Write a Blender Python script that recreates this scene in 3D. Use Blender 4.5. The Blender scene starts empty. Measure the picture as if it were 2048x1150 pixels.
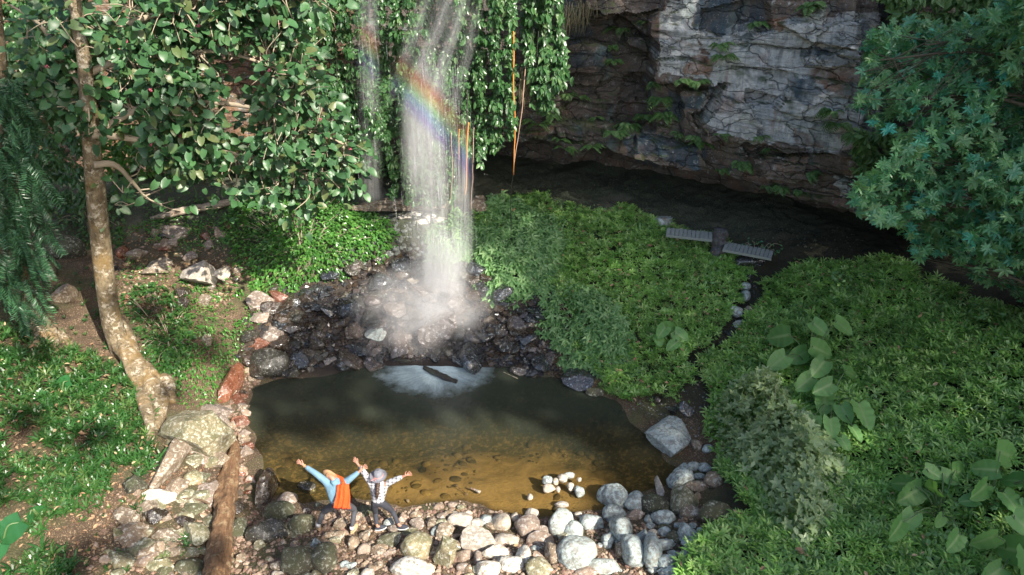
import numpy as np
import bpy, bmesh, math, random
from mathutils import Vector, Matrix
# ---------------------------------------------------------------- camera, sky, sun, exposure
SC=bpy.context.scene; COL=SC.collection
cam=bpy.data.cameras.new('camera'); camo=bpy.data.objects.new('camera',cam); COL.objects.link(camo)
cam.sensor_width=36; cam.lens=36*1384/2048; cam.clip_end=500; cam.clip_start=.1
camo.location=(0,0,12.0); camo.rotation_euler=(math.radians(60),0,0); SC.camera=camo
SUN=Vector((.55,-.55,.63)).normalized()
W=bpy.data.worlds.new('World'); SC.world=W; W.use_nodes=True
nt=W.node_tree; sky=nt.nodes.new('ShaderNodeTexSky'); sky.sky_type='NISHITA'; sky.sun_disc=False
sky.sun_elevation=math.asin(SUN.z); sky.sun_rotation=math.radians(135); sky.air_density=1.0; sky.dust_density=2.5; sky.ozone_density=.6
nt.links.new(sky.outputs[0],nt.nodes['Background'].inputs[0]); nt.nodes['Background'].inputs[1].default_value=.13
sl=bpy.data.lights.new('sun','SUN'); sl.energy=5.0; sl.angle=math.radians(.5); sl.color=(1,.92,.81)
so=bpy.data.objects.new('sun',sl); COL.objects.link(so); so.rotation_euler=SUN.to_track_quat('Z','Y').to_euler()
SC.view_settings.view_transform='Standard'; SC.view_settings.look='None'; SC.view_settings.gamma=1
SC.view_settings.exposure=1.2
SC.cycles.max_bounces=6; SC.cycles.transparent_max_bounces=12; SC.cycles.volume_bounces=1
CH=12.0; PITCH=math.radians(30); F=1384.0
cP,sP=math.cos(PITCH),math.sin(PITCH)
def ray(u,v):
    a=(np.asarray(u,float)-1024)/F; b=(575-np.asarray(v,float))/F
    return np.stack([a, cP+b*sP, -sP+b*cP],-1)
def aty(u,v,y):
    d=ray(u,v); t=np.asarray(y)/d[...,1]; return d*t[...,None]+np.array([0,0,CH])
def atz(u,v,z):
    d=ray(u,v); t=(np.asarray(z)-CH)/d[...,2]; return d*t[...,None]+np.array([0,0,CH])
def proj(p):
    p=np.asarray(p,float)-np.array([0,0,CH]); x=p[...,0]; f=p[...,1]*cP-p[...,2]*sP; q=p[...,1]*sP+p[...,2]*cP
    return 1024+F*x/f, 575-F*q/f
S=np.array([.55,-.55,.63]); S/=np.linalg.norm(S)
U_=np.array([.70711,.70711,0]); V_=np.cross(S,U_); V_=V_ if V_[2]>0 else -V_
CTRL=[(1024,1150,.5),(700,1150,.5),(430,1150,.6),(200,1150,1.0),(0,1150,1.6),(-250,1150,2.2),(1300,1150,.5),(1500,1150,.9),(1750,1150,1.3),(2048,1150,1.9),(2350,1150,2.6),
(1024,1400,.9),(400,1400,1.2),(1700,1400,1.6),(-300,1400,2.4),(2300,1400,2.6),
(400,880,.6),(330,830,.9),(200,900,1.2),(0,900,2.0),(-200,900,3),(200,700,1.6),(60,650,2.2),(-150,650,3.2),(440,700,.9),(400,540,1.9),(250,520,2.2),(100,500,2.6),(480,600,1.2),(600,460,2.3),(400,430,2.9),(200,430,3.0),(0,430,3.5),(-200,430,4),(560,410,3.0),
(700,620,.9),(870,620,1.1),(870,700,.45),(1000,640,.9),(800,530,1.9),(870,480,2.3),(1000,500,2.2),(800,440,2.8),(950,415,3.0),(1100,650,1.2),(1200,700,1.1),(600,620,.9),(600,700,.4),
(1200,500,2.4),(1350,490,2.6),(1400,600,1.7),(1420,700,1.1),(1350,760,.7),(1300,810,.3),(1480,610,1.5),(1520,530,2.3),(1600,700,1.7),(1600,560,2.4),(1800,640,2.5),(2048,700,3.1),(1450,880,.7),(1440,790,.8),(1800,850,1.9),(2048,900,2.4),(1700,1000,1.4),(2300,900,3.4),(2300,650,4),
(1100,400,3.0),(1400,440,2.9),(1600,490,2.9),(1800,560,2.9),(2000,620,3.1),(1100,340,3.1),(1400,380,3.0),(1650,440,3.0),(300,380,3.2),(700,400,3.0),(700,350,3.2),(900,340,3.2),(1900,480,3.2)]
CP=np.array([atz(u,v,z) for u,v,z in CTRL])
POOL_UV=[(497,880),(480,830),(500,775),(560,752),(640,745),(730,728),(800,722),(870,722),(960,728),(1040,735),(1110,748),(1180,782),(1250,808),(1290,850),(1345,915),(1375,940),(1330,985),(1250,1010),(1200,1030),(1130,1040),(1080,1040),(1040,1035),(960,1022),(900,1010),(850,1020),(800,1030),(700,1012),(640,1010),(600,1015),(560,1005),(520,1030),(500,985),(505,940)]
POOL=atz(np.array([p[0] for p in POOL_UV]),np.array([p[1] for p in POOL_UV]),0.0)[:,:2]
_n=len(CP); _r=np.linalg.norm(CP[:,None,:2]-CP[None,:,:2],axis=-1)
_A=np.zeros((_n+3,_n+3)); _A[:_n,:_n]=_r+np.eye(_n)*-0.05; _A[:_n,_n]=1; _A[:_n,_n+1:]=CP[:,:2]; _A[_n:,:_n]=_A[:_n,_n:].T
_w=np.linalg.solve(_A,np.concatenate([CP[:,2],np.zeros(3)]))
def rbf(x,y):
    o=np.full(x.shape,_w[_n])+_w[_n+1]*x+_w[_n+2]*y
    for i in range(_n): o+=_w[i]*np.hypot(x-CP[i,0],y-CP[i,1])
    return o
def sdpoly(x,y,P):
    d=np.full(x.shape,1e9); ins=np.zeros(x.shape,bool); n=len(P)
    for i in range(n):
        a=P[i]; b=P[(i+1)%n]; e=b-a; wx=x-a[0]; wy=y-a[1]
        t=np.clip((wx*e[0]+wy*e[1])/(e@e),0,1); d=np.minimum(d,np.hypot(wx-t*e[0],wy-t*e[1]))
        c=((a[1]>y)!=(b[1]>y)); 
        with np.errstate(divide='ignore',invalid='ignore'): xi=(b[0]-a[0])*(y-a[1])/(b[1]-a[1]+1e-12)+a[0]
        ins^=(c&(x<xi))
    return np.where(ins,-d,d)
def _h(ix,iy,iz,s):
    n=(ix*374761393+iy*668265263+iz*2147483647+s*1274126177)&0xffffffff
    n=((n^(n>>13))*1274126177)&0xffffffff; n=(n^(n>>16))&0xffffffff; return n/4294967295.0
def vn(p,s=0):
    p=np.asarray(p,float); i=np.floor(p).astype(np.int64); f=p-i; f=f*f*(3-2*f); o=0
    for dx in (0,1):
        for dy in (0,1):
            for dz in (0,1):
                w=(f[...,0] if dx else 1-f[...,0])*(f[...,1] if dy else 1-f[...,1])*(f[...,2] if dz else 1-f[...,2])
                o=o+w*_h(i[...,0]+dx,i[...,1]+dy,i[...,2]+dz,s)
    return o*2-1
def fbm(p,o=4,s=0):
    r=0;a=1;q=np.asarray(p,float)
    for k in range(o): r=r+a*vn(q,s+k*7); q=q*2.03; a*=.5
    return r
def sst(x): x=np.clip(x,0,1); return x*x*(3-2*x)
def height(x,y):
    x=np.asarray(x,float); y=np.asarray(y,float)
    xc=np.clip(x,-17,17); yc=np.clip(y,5,27)
    z=rbf(xc,yc); z=np.maximum(z,.12)
    z=z+np.maximum(np.abs(x)-17,0)*.5
    p=np.stack([x,y,x*0],-1)
    z=z+.10*fbm(p*.9,3,3)+.03*fbm(p*5,3,9)
    sd=sdpoly(x,y,POOL)+.12*fbm(p*1.3,3,5)
    land=.05+sst(sd/1.6)*(z-.05)+.02*fbm(p*6,2,1)*(sd>.2)
    bed=-.85*sst(-sd/3.0)-.10*sst(-sd/.5)+.05*fbm(p*2.5,3,2)*sst(-sd)
    shal=sst((y-10.5)/5.0)*.6+.4   # shallower towards the near shore
    return np.where(sd>0,land,bed*shal+.04*(1-sst(-sd/.3)))
# ---------------------------------------------------------------- ground grid lookup
FX=np.arange(-15,15.01,.06); FY=np.arange(6.0,27.01,.06)
_X,_Y=np.meshgrid(FX,FY,indexing='ij'); FZ=height(_X,_Y)
def gz(x,y):
    x=np.asarray(x,float); y=np.asarray(y,float)
    a=np.clip((x+15)/.06,0,len(FX)-1.001); b=np.clip((y-6)/.06,0,len(FY)-1.001)
    i=a.astype(int); j=b.astype(int); fa=a-i; fb=b-j
    z=(FZ[i,j]*(1-fa)+FZ[i+1,j]*fa)*(1-fb)+(FZ[i,j+1]*(1-fa)+FZ[i+1,j+1]*fa)*fb
    return z
def hit(u,v,up=0.0):
    d=ray(u,v); t=9.0
    while t<34:
        p=d*t+np.array([0,0,CH])
        if p[2]-up<max(float(gz(p[0],p[1])),-9): return p,t
        t+=.03
    return p,t
def inpoly(u,v,P):
    c=np.zeros(np.shape(u),bool); n=len(P)
    for i in range(n):
        a=P[i]; b=P[(i+1)%n]
        k=((a[1]>v)!=(b[1]>v)); c^=k&(u<(b[0]-a[0])*(v-a[1])/((b[1]-a[1]) or 1e-9)+a[0])
    return c
def ground_pts(P,dens,rng,nz=None):
    P=np.array(P,float); ws=np.array([hit(u,v)[0] for u,v in P])
    x0,y0=ws[:,:2].min(0)-.5; x1,y1=ws[:,:2].max(0)+.5
    n=int((x1-x0)*(y1-y0)*dens); x=rng.uniform(x0,x1,n); y=rng.uniform(y0,y1,n); z=gz(x,y)
    p=np.stack([x,y,z],-1); u,v=proj(p); m=inpoly(u+20*fbm(p*1.3,3,15),v+13*fbm(p*1.3,3,16),[tuple(q) for q in P])&(z>.02); p=p[m]
    if nz is not None:
        k=fbm(p*nz[0],3,nz[2] if len(nz)>2 else 4); p=p[k>nz[1]]
    return p
def poly_uv(P,n,rng):
    P=[tuple(q) for q in P]; A=np.array(P,float); out=[]; lo=A.min(0); hi=A.max(0)
    while sum(map(len,out))<n:
        q=rng.uniform(lo,hi,(n*2,2)); out.append(q[inpoly(q[:,0],q[:,1],P)])
    return np.concatenate(out)[:n]
# ---------------------------------------------------------------- object helpers
def tag(o,label=None,cat=None,group=None,kind=None):
    if label: o['label']=label
    if cat: o['category']=cat
    if group: o['group']=group
    if kind: o['kind']=kind
    return o
def link(name,me,mat=None,parent=None,loc=None):
    o=bpy.data.objects.new(name,me); COL.objects.link(o)
    if mat is not None and me is not None: me.materials.append(mat)
    if parent is not None: o.parent=parent
    if loc is not None: o.location=loc
    return o
def empty(name,loc=(0,0,0),rz=0):
    o=bpy.data.objects.new(name,None); COL.objects.link(o); o.location=loc; o.rotation_euler=(0,0,rz); o.empty_display_size=.1
    return o
def mkmesh(name,V,faces,smooth=True,rnd=None,col=None):
    """faces: list of (M,k) int arrays"""
    V=np.asarray(V,np.float32); me=bpy.data.meshes.new(name); faces=[np.asarray(f,np.int32) for f in faces if len(f)]
    me.vertices.add(len(V)); me.vertices.foreach_set('co',V.ravel())
    ls=np.concatenate([f.ravel() for f in faces]); tot=np.concatenate([np.full(len(f),f.shape[1],np.int32) for f in faces])
    st=np.concatenate([[0],np.cumsum(tot)[:-1]]).astype(np.int32)
    me.loops.add(len(ls)); me.loops.foreach_set('vertex_index',ls)
    me.polygons.add(len(tot)); me.polygons.foreach_set('loop_start',st)
    me.polygons.foreach_set('use_smooth',np.full(len(tot),smooth))
    if rnd is not None:
        a=me.attributes.new('rnd','FLOAT','POINT'); a.data.foreach_set('value',np.asarray(rnd,np.float32))
    if col is not None:
        for k,c in col.items():
            a=me.attributes.new(k,'FLOAT','POINT'); a.data.foreach_set('value',np.asarray(c,np.float32).ravel())
    me.update(calc_edges=True); me.validate(); return me
def nrmz(a): return a/np.maximum(np.linalg.norm(a,axis=-1,keepdims=True),1e-9)
def scat(tmpl,pos,ax,nr,size,rnd):
    """template (V,faces) copied to pos with axis ax(+x) and normal nr(+z); size (N,) or (N,3)"""
    tv,tf=tmpl; N=len(pos); ax=nrmz(ax); y=nrmz(np.cross(nr,ax)); z=np.cross(ax,y)
    size=np.asarray(size,float); size=np.repeat(size[:,None],3,1) if size.ndim==1 else size
    L=tv[None]*size[:,None,:]
    V=pos[:,None]+L[...,0:1]*ax[:,None]+L[...,1:2]*y[:,None]+L[...,2:3]*z[:,None]
    k=len(tv); off=(np.arange(N)*k)[:,None,None]
    F=[(np.asarray(f)[None]+off).reshape(-1,len(f[0])) for f in tf]
    return V.reshape(-1,3),F,np.repeat(rnd,k)
def joinparts(L):
    V=[];R=[];F={};o=0
    for v,f,r in L:
        for g in f: F.setdefault(g.shape[1],[]).append(g+o)
        V.append(v);R.append(r);o+=len(v)
    return np.concatenate(V),[np.concatenate(x) for x in F.values()],np.concatenate(R)
def stuffmesh(name,L,mat,parent=None,smooth=True):
    v,f,r=joinparts(L); return link(name,mkmesh(name,v,f,smooth,r),mat,parent)
# leaf templates, axis +x, normal +z
def lance(w=.16,droop=.12,fold=.06):
    V=np.array([(0,0,0),(.35,0,-fold*.3),(.72,0,-fold*.3-droop*.4),(1,0,-droop),(.35,w,fold),(.72,w*.72,fold-droop*.4),(.35,-w,fold),(.72,-w*.72,fold-droop*.4)])
    return V,[[(0,1,4),(0,6,1),(2,3,5),(2,7,3)],[(1,2,5,4),(1,6,7,2)]]
def blade(w=.09,arch=.35):
    V=np.array([(0,w*.5,0),(0,-w*.5,0),(.45,w,arch*.62),(.45,-w,arch*.62),(.8,w*.6,arch*.55),(.8,-w*.6,arch*.55),(1,0,arch*.2)])
    return V,[[(4,5,6)],[(0,1,3,2),(2,3,5,4)]]
def heart(w=.42,droop=.18,fold=.07,n=7,wav=.0):
    ts=np.linspace(0,1,n); V=[];F3=[];F4=[]
    for i,t in enumerate(ts):
        ww=w*1.75*(t+.10)**.42*(1-t)**.72
        x=t; zc=-droop*t*t-fold
        xo=-.12 if i==0 else (-.05 if i==1 else 0)
        V+=[(x,0,zc),(x+xo,ww,zc+fold+wav*math.sin(i*2.1)),(x+xo,-ww,zc+fold+wav*math.cos(i*2.3))]
    for i in range(n-1):
        a=3*i; b=a+3
        F4+=[(a,b,b+1,a+1),(a,a+2,b+2,b)]
    return np.array(V),[F4]
def whorl(n,leaf,tilt,rng,jit=.25):
    lv,lf=leaf; V=[];F={}
    o=0
    for k in range(n):
        a=2*math.pi*k/n+rng.uniform(-jit,jit); s=rng.uniform(.75,1.1); t=tilt+rng.uniform(-.2,.2)
        ca,sa,ct,st=math.cos(a),math.sin(a),math.cos(t),math.sin(t)
        p=lv*s; x=p[:,0]*ct-p[:,2]*st; z=p[:,0]*st+p[:,2]*ct; y=p[:,1]
        V.append(np.stack([x*ca-y*sa,x*sa+y*ca,z],-1))
        for f in lf:
            f=np.asarray(f)
            if len(f): F.setdefault(f.shape[1],[]).append(f+o)
        o+=len(lv)
    return np.concatenate(V),[np.concatenate(x) for x in F.values()]
def rdir(n,rng,up=0,out=(0,0,0)):
    d=rng.normal(size=(n,3)); d=nrmz(d); d[:,2]+=up; return nrmz(d+np.array(out))
def tube(P,R,seg=8,rough=0,seed=0,caps=True):
    P=np.asarray(P,float); n=len(P); T=np.gradient(P,axis=0); T=nrmz(T); ref=np.array([0.31,.2,1.0]) if abs(T[0][2])<.9 else np.array([1.,.2,0])
    A=nrmz(np.cross(T,ref)); B=np.cross(T,A); th=np.linspace(0,2*math.pi,seg,endpoint=False)
    R=np.asarray(R,float).reshape(n,1)*np.ones((1,seg))
    if rough: R=R*(1+rough*fbm(np.stack([np.cos(th)[None]*1.3+np.zeros((n,1)),np.sin(th)[None]*1.3+np.zeros((n,1)),np.arange(n)[:,None]*(9.0/n)+np.zeros((1,seg))],-1),3,seed))
    V=P[:,None]+R[...,None]*(np.cos(th)[None,:,None]*A[:,None]+np.sin(th)[None,:,None]*B[:,None])
    i=np.arange(n-1)[:,None]*seg; j=np.arange(seg)[None]; k=(j+1)%seg
    F=np.stack([i+j,i+k,i+seg+k,i+seg+j],-1).reshape(-1,4); V=V.reshape(-1,3); Fs=[F]
    if caps:
        V=np.concatenate([V,P[:1],P[-1:]]); m=len(V)
        a=np.stack([np.full(seg,m-2),k[0],j[0]],-1); b=np.stack([np.full(seg,m-1),(n-1)*seg+j[0],(n-1)*seg+k[0]],-1)
        Fs.append(np.concatenate([a,b]))
    return V,Fs,np.zeros(len(V))
def spline(P,n):
    P=np.asarray(P,float); m=len(P); Q=np.concatenate([2*P[:1]-P[1:2],P,2*P[-1:]-P[-2:-1]]); t=np.linspace(0,m-1-1e-6,n); i=t.astype(int); f=(t-i)[:,None]
    a,b,c,d=Q[i],Q[i+1],Q[i+2],Q[i+3]
    return .5*((2*b)+(c-a)*f+(2*a-5*b+4*c-d)*f*f+(3*b-a-3*c+d)*f**3)
# ---------------------------------------------------------------- materials
class M:
    def __init__(s,name,kind='surf'):
        s.m=bpy.data.materials.new(name); s.m.use_nodes=True; s.t=s.m.node_tree; s.n=s.t.nodes; s.l=s.t.links
        s.b=s.n['Principled BSDF']; s.out=s.n['Material Output']
    def N(s,t,**k):
        n=s.n.new('ShaderNode'+t)
        for a,b in k.items(): setattr(n,a,b)
        return n
    def lk(s,a,b): s.l.new(a,b)
    def setb(s,**k):
        for a,b in k.items(): s.b.inputs[a.replace('_',' ')].default_value=b
    def tc(s,o='Object'): return s.N('TexCoord').outputs[o]
    def mapn(s,src,scale=(1,1,1),rot=(0,0,0)):
        m=s.N('Mapping'); m.inputs['Scale'].default_value=scale; m.inputs['Rotation'].default_value=rot; s.lk(src,m.inputs[0]); return m.outputs[0]
    def noise(s,src,scale,detail=4,rough=.55,dist=0):
        n=s.N('TexNoise'); n.inputs['Scale'].default_value=scale; n.inputs['Detail'].default_value=detail; n.inputs['Roughness'].default_value=rough; n.inputs['Distortion'].default_value=dist; s.lk(src,n.inputs['Vector']); return n.outputs['Fac']
    def ramp(s,src,stops,mode='LINEAR'):
        r=s.N('ValToRGB'); e=r.color_ramp.elements; r.color_ramp.interpolation=mode
        while len(e)<len(stops): e.new(.5)
        for el,(p,c) in zip(e,stops): el.position=p; el.color=(c,c,c,1) if not hasattr(c,'__len__') else (*c,1)
        s.lk(src,r.inputs[0]); return r.outputs[0]
    def mix(s,f,a,b,mode='MIX'):
        n=s.N('Mix',data_type='RGBA',blend_type=mode)
        for i,x in ((0,f),(6,a),(7,b)):
            if hasattr(x,'is_linked'): s.lk(x,n.inputs[i])
            elif i==0: n.inputs[0].default_value=x
            else: n.inputs[i].default_value=(*x,1)
        return n.outputs[2]
    def math(s,op,a,b=0,c=None,clamp=False):
        n=s.N('Math',operation=op,use_clamp=clamp)
        for i,x in enumerate((a,b,c)):
            if x is None: continue
            if hasattr(x,'is_linked'): s.lk(x,n.inputs[i])
            else: n.inputs[i].default_value=x
        return n.outputs[0]
    def attr(s,name): return s.N('Attribute',attribute_name=name).outputs['Fac']
    def bump(s,h,strength=.5,dist=.02):
        b=s.N('Bump'); b.inputs['Strength'].default_value=strength; b.inputs['Distance'].default_value=dist; s.lk(h,b.inputs['Height']); s.lk(b.outputs[0],s.b.inputs['Normal']); return b
    def col(s,c): 
        if hasattr(c,'is_linked'): s.lk(c,s.b.inputs['Base Color'])
        else: s.b.inputs['Base Color'].default_value=(*c,1)
def leafmat(name,cols,rough=.42,trans=.28,spec=.5,bumpy=0):
    m=M(name); n=len(cols); c=m.ramp(m.attr('rnd'),[(i/(n-1),k) for i,k in enumerate(cols)])
    big=m.noise(m.tc('Object'),.7,2); c=m.mix(.35,c,m.ramp(big,[(.3,(.55,.6,.5)),(.7,(1.3,1.3,1.15))]),'MULTIPLY')
    m.col(c); m.setb(Roughness=rough); m.b.inputs['Specular IOR Level'].default_value=spec
    t=m.N('BsdfTranslucent'); m.lk(m.mix(1,c,(1.5,1.7,.7),'MULTIPLY'),t.inputs[0]); x=m.N('MixShader'); x.inputs[0].default_value=trans
    m.lk(m.b.outputs[0],x.inputs[1]); m.lk(t.outputs[0],x.inputs[2]); m.lk(x.outputs[0],m.out.inputs[0])
    return m.m
def plain(name,c,rough=.8,var=.25,scale=8,bump=.3):
    m=M(name); s=m.tc(); n=m.noise(s,scale,5); cc=m.mix(n,tuple(x*(1-var) for x in c),tuple(min(1,x*(1+var)) for x in c)); m.col(cc); m.setb(Roughness=rough)
    if bump: m.bump(m.noise(s,scale*4,4),bump,.01)
    return m.m
def rockmat(name,c1,c2,lich=(.5,.5,.45),lamt=.12,rough=.85,moss=0,wet=0):
    m=M(name); oi=m.N('ObjectInfo'); s=m.N('VectorMath',operation='ADD'); tc=m.tc(); m.lk(tc,s.inputs[0])
    k=m.N('VectorMath',operation='SCALE'); cmb=m.N('CombineXYZ')
    for i in range(3): m.lk(oi.outputs['Random'],cmb.inputs[i])
    m.lk(cmb.outputs[0],k.inputs[0]); k.inputs['Scale'].default_value=37; m.lk(k.outputs[0],s.inputs[1]); s=s.outputs[0]
    n1=m.noise(s,3.2,5,.65,.4); c=m.mix(m.ramp(n1,[(.32,0),(.68,1)]),c1,c2)
    str_=m.noise(m.mapn(s,(1.5,2,9),(.5,.3,0)),2,4,.6); c=m.mix(m.ramp(str_,[(.45,0),(.75,.35)]),c,tuple(x*.45 for x in c1))
    tint=m.ramp(oi.outputs['Random'],[(0,(.72,.74,.76)),(.5,(1,1,1)),(1,(1.25,1.15,1.02))]); c=m.mix(.8,c,tint,'MULTIPLY')
    if lamt>0:
        a=m.noise(s,11,6,.7); c=m.mix(m.ramp(a,[(.60-lamt,0),(.66-lamt*.6,.85)]),c,lich)
        sp=m.noise(s,34,3,.6); c=m.mix(m.ramp(sp,[(.64,0),(.68,.8)]),c,tuple(min(.85,x*1.5) for x in lich))
    dk=m.noise(s,22,5,.7); c=m.mix(m.ramp(dk,[(.28,.7),(.42,0)]),c,tuple(x*.3 for x in c1))
    if moss:
        g=m.noise(s,4,5,.7); nz=m.N('Separate'+'XYZ'); m.lk(m.N('NewGeometry').outputs['Normal'],nz.inputs[0])
        f=m.math('MULTIPLY',m.ramp(g,[(.5-moss*.2,0),(.62-moss*.1,1)]),m.ramp(nz.outputs[2],[(.1,0),(.6,1)])); c=m.mix(m.math('MULTIPLY',f,.55),c,(.055,.065,.022))
    m.col(c); m.setb(Roughness=rough)
    if wet:
        m.lk(m.ramp(m.noise(s,6,3),[(.35,.08),(.65,.45)]),m.b.inputs['Roughness']); m.setb(); m.b.inputs['Coat Weight'].default_value=wet; m.b.inputs['Coat Roughness'].default_value=.08
    h=m.math('ADD',m.noise(s,14,8,.65),m.math('MULTIPLY',str_,.6)); m.bump(h,.55,.05); return m.m
# ---------------------------------------------------------------- rocks
def _ico(n):
    bm=bmesh.new(); bmesh.ops.create_icosphere(bm,subdivisions=n,radius=1); bm.verts.ensure_lookup_table()
    V=np.array([v.co[:] for v in bm.verts]); Fc=np.array([[v.index for v in f.verts] for f in bm.faces]); bm.free(); return V,Fc
ICO={n:_ico(n) for n in (1,2,3,4,5)}
def rockverts(seed,style,lv=4):
    rng=np.random.default_rng(seed); V,Fc=ICO[lv]; P=V.copy(); o=rng.uniform(-50,50,3)
    if style=='r':
        P*=(1+.16*fbm(V*1.0+o,2,seed%97))[:,None]; cuts,lo,hi,soft=7,.70,.95,.14
    elif style=='a': P*=1.15; cuts,lo,hi,soft=11,.42,.85,.02
    elif style=='f': P*=1.15; cuts,lo,hi,soft=11,.62,.92,.02
    else: P*=1.1; cuts,lo,hi,soft=11,.6,.9,.06
    for k in range(cuts):
        n=nrmz(rng.normal(size=3)); d=rng.uniform(lo,hi); e=P@n-d
        e=np.where(e>0,e,0) if soft<.03 else np.logaddexp(0,e/soft*2)*soft/2
        P-=e[:,None]*n*(.97 if soft<.03 else .9)
    if style in 'af': # bedding steps
        ax=nrmz(rng.normal(size=3)*np.array([.4,.4,1])); q=P@ax; st=np.round(q*5)/5-q; P+=ax*(st*.45)[:,None]
    P+=nrmz(P)*((.035 if style=='r' else .022)*fbm(P*3.2+o,4,3))[:,None]+nrmz(P)*(.012*fbm(P*9+o,2,5))[:,None]
    P-=(P.max(0)+P.min(0))/2; P/=np.abs(P).max(0)
    return P,Fc
_rc=[0]
def rock(u,v,w,h,mat,style,label,rz=0.0,sink=.3,name='boulder',group=None,z=None,tilt=0,flat=None,cat='rock',deep=1.1,p=None):
    _rc[0]+=1; seed=_rc[0]*13+5
    q,t=hit(u,v) if z is None else (atz(u,v,z),None)
    if t is None: t=(CH-q[2])/-ray(u,v)[2]
    m=t/F; ph=math.asin(-ray(u,v)[2]/np.linalg.norm(ray(u,v)))
    rz_=1.0 if style in 'ra' else (.45 if style=='f' else 1.5)
    if flat: rz_=flat
    hh=h/2*m; b=hh/math.sqrt((deep*math.sin(ph))**2+(rz_*math.cos(ph))**2); ry=b*deep; rzz=b*rz_; rx=w/2*m
    up=rzz*(1-2*sink)
    if z is None: q,_=hit(u,v,up)
    V,Fc=rockverts(seed,style,4 if (w>34 or style!='r') else 3)
    V=V*np.array([rx,ry,rzz])
    if rz:  # ellipse drawn along its own axis: rx is the long half-axis
        c,s=math.cos(rz),math.sin(rz); V=V@np.array([[c,s,0],[-s,c,0],[0,0,1]])
    if tilt: c,s=math.cos(tilt),math.sin(tilt); V=V@np.array([[c,0,s],[0,1,0],[-s,0,c]])
    o=link(name,mkmesh(name,V,[Fc],True if style=='r' else True),mat,None,tuple(q)); tag(o,label,cat,group)
    if style!='r':
        try: o.data.set_sharp_from_angle(angle=math.radians(32))
        except Exception: pass
    return o
# ================================================================ GROUND
def grid(xs,ys,Z,name):
    X,Y=np.meshgrid(xs,ys,indexing='ij'); n,m=X.shape; i=np.arange(n-1)[:,None]*m; j=np.arange(m-1)[None]
    F=np.stack([i+j,i+m+j,i+m+j+1,i+j+1],-1).reshape(-1,4); return mkmesh(name,np.stack([X,Y,Z],-1).reshape(-1,3),[F])
gx=np.concatenate([[-80,-55,-38,-28,-22,-18],FX,[18,22,28,38,55,80]]); gy=np.concatenate([[-60,-40,-25,-15,-8,-3,1,3.5,5],FY,[28,30,34,40,50,80]])
_GX,_GY=np.meshgrid(gx,gy,indexing='ij'); GZ=height(_GX,_GY); GZ[6:6+len(FX),9:9+len(FY)]=FZ
me=grid(gx,gy,GZ,'ground')
m=M('ground'); pos=m.N('NewGeometry').outputs['Position']; sx=m.N('SeparateXYZ'); m.lk(pos,sx.inputs[0])
a=m.noise(pos,1.6,6,.65,.5); b=m.noise(pos,14,6,.7); c=m.mix(a,(.05,.031,.018),(.145,.096,.056))
c=m.mix(m.ramp(b,[(.4,0),(.62,.8)]),c,(.05,.033,.02)); vv=m.N('TexVoronoi'); vv.inputs['Scale'].default_value=16; m.lk(pos,vv.inputs['Vector'])
c=m.mix(m.ramp(m.noise(pos,40,3),[(.56,0),(.64,.75)]),c,(.36,.27,.17))
gr=m.ramp(m.noise(pos,.9,4),[(.48,0),(.62,1)]); c=m.mix(m.math('MULTIPLY',gr,.6),c,(.045,.06,.02))
# submerged bed: sandy gold, silty dark deeper; sunlit patch painted as brighter ellipse
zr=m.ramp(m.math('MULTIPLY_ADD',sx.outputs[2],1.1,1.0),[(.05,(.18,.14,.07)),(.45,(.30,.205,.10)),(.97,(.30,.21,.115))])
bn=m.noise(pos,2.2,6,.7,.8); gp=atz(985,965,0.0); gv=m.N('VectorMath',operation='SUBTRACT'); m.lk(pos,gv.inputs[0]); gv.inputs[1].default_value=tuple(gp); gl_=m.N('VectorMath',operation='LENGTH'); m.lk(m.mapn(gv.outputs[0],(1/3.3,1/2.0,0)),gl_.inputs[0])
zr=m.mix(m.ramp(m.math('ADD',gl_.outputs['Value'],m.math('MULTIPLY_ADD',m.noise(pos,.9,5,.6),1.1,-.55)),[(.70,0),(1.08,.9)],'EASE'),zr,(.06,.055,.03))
zr=m.mix(m.ramp(bn,[(.48,.0),(.74,.5)]),zr,(.09,.07,.035)); zr=m.mix(m.ramp(m.noise(pos,9,5,.7),[(.5,0),(.6,.5)]),zr,(.38,.26,.13))
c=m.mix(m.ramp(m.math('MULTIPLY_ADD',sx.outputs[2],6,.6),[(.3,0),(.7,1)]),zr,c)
# dark soil with leaf-gap shade painted in; cave floor: dark sandy grit with moss
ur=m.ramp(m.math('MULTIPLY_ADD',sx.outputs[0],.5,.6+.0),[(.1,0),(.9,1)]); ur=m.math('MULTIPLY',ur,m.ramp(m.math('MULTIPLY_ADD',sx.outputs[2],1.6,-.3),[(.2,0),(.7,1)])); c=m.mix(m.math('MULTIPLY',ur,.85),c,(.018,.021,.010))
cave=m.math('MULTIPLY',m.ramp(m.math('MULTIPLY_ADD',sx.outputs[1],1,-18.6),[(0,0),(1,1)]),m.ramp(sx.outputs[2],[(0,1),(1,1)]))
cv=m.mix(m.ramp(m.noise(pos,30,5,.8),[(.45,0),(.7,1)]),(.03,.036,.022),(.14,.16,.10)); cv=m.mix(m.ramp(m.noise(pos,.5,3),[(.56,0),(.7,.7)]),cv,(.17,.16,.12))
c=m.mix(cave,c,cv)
dp=atz(850,660,0.6); dv=m.N('VectorMath',operation='SUBTRACT'); m.lk(pos,dv.inputs[0]); dv.inputs[1].default_value=tuple(dp); dl=m.N('VectorMath',operation='LENGTH'); m.lk(m.mapn(dv.outputs[0],(1/4.6,1/2.7,0)),dl.inputs[0])
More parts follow.
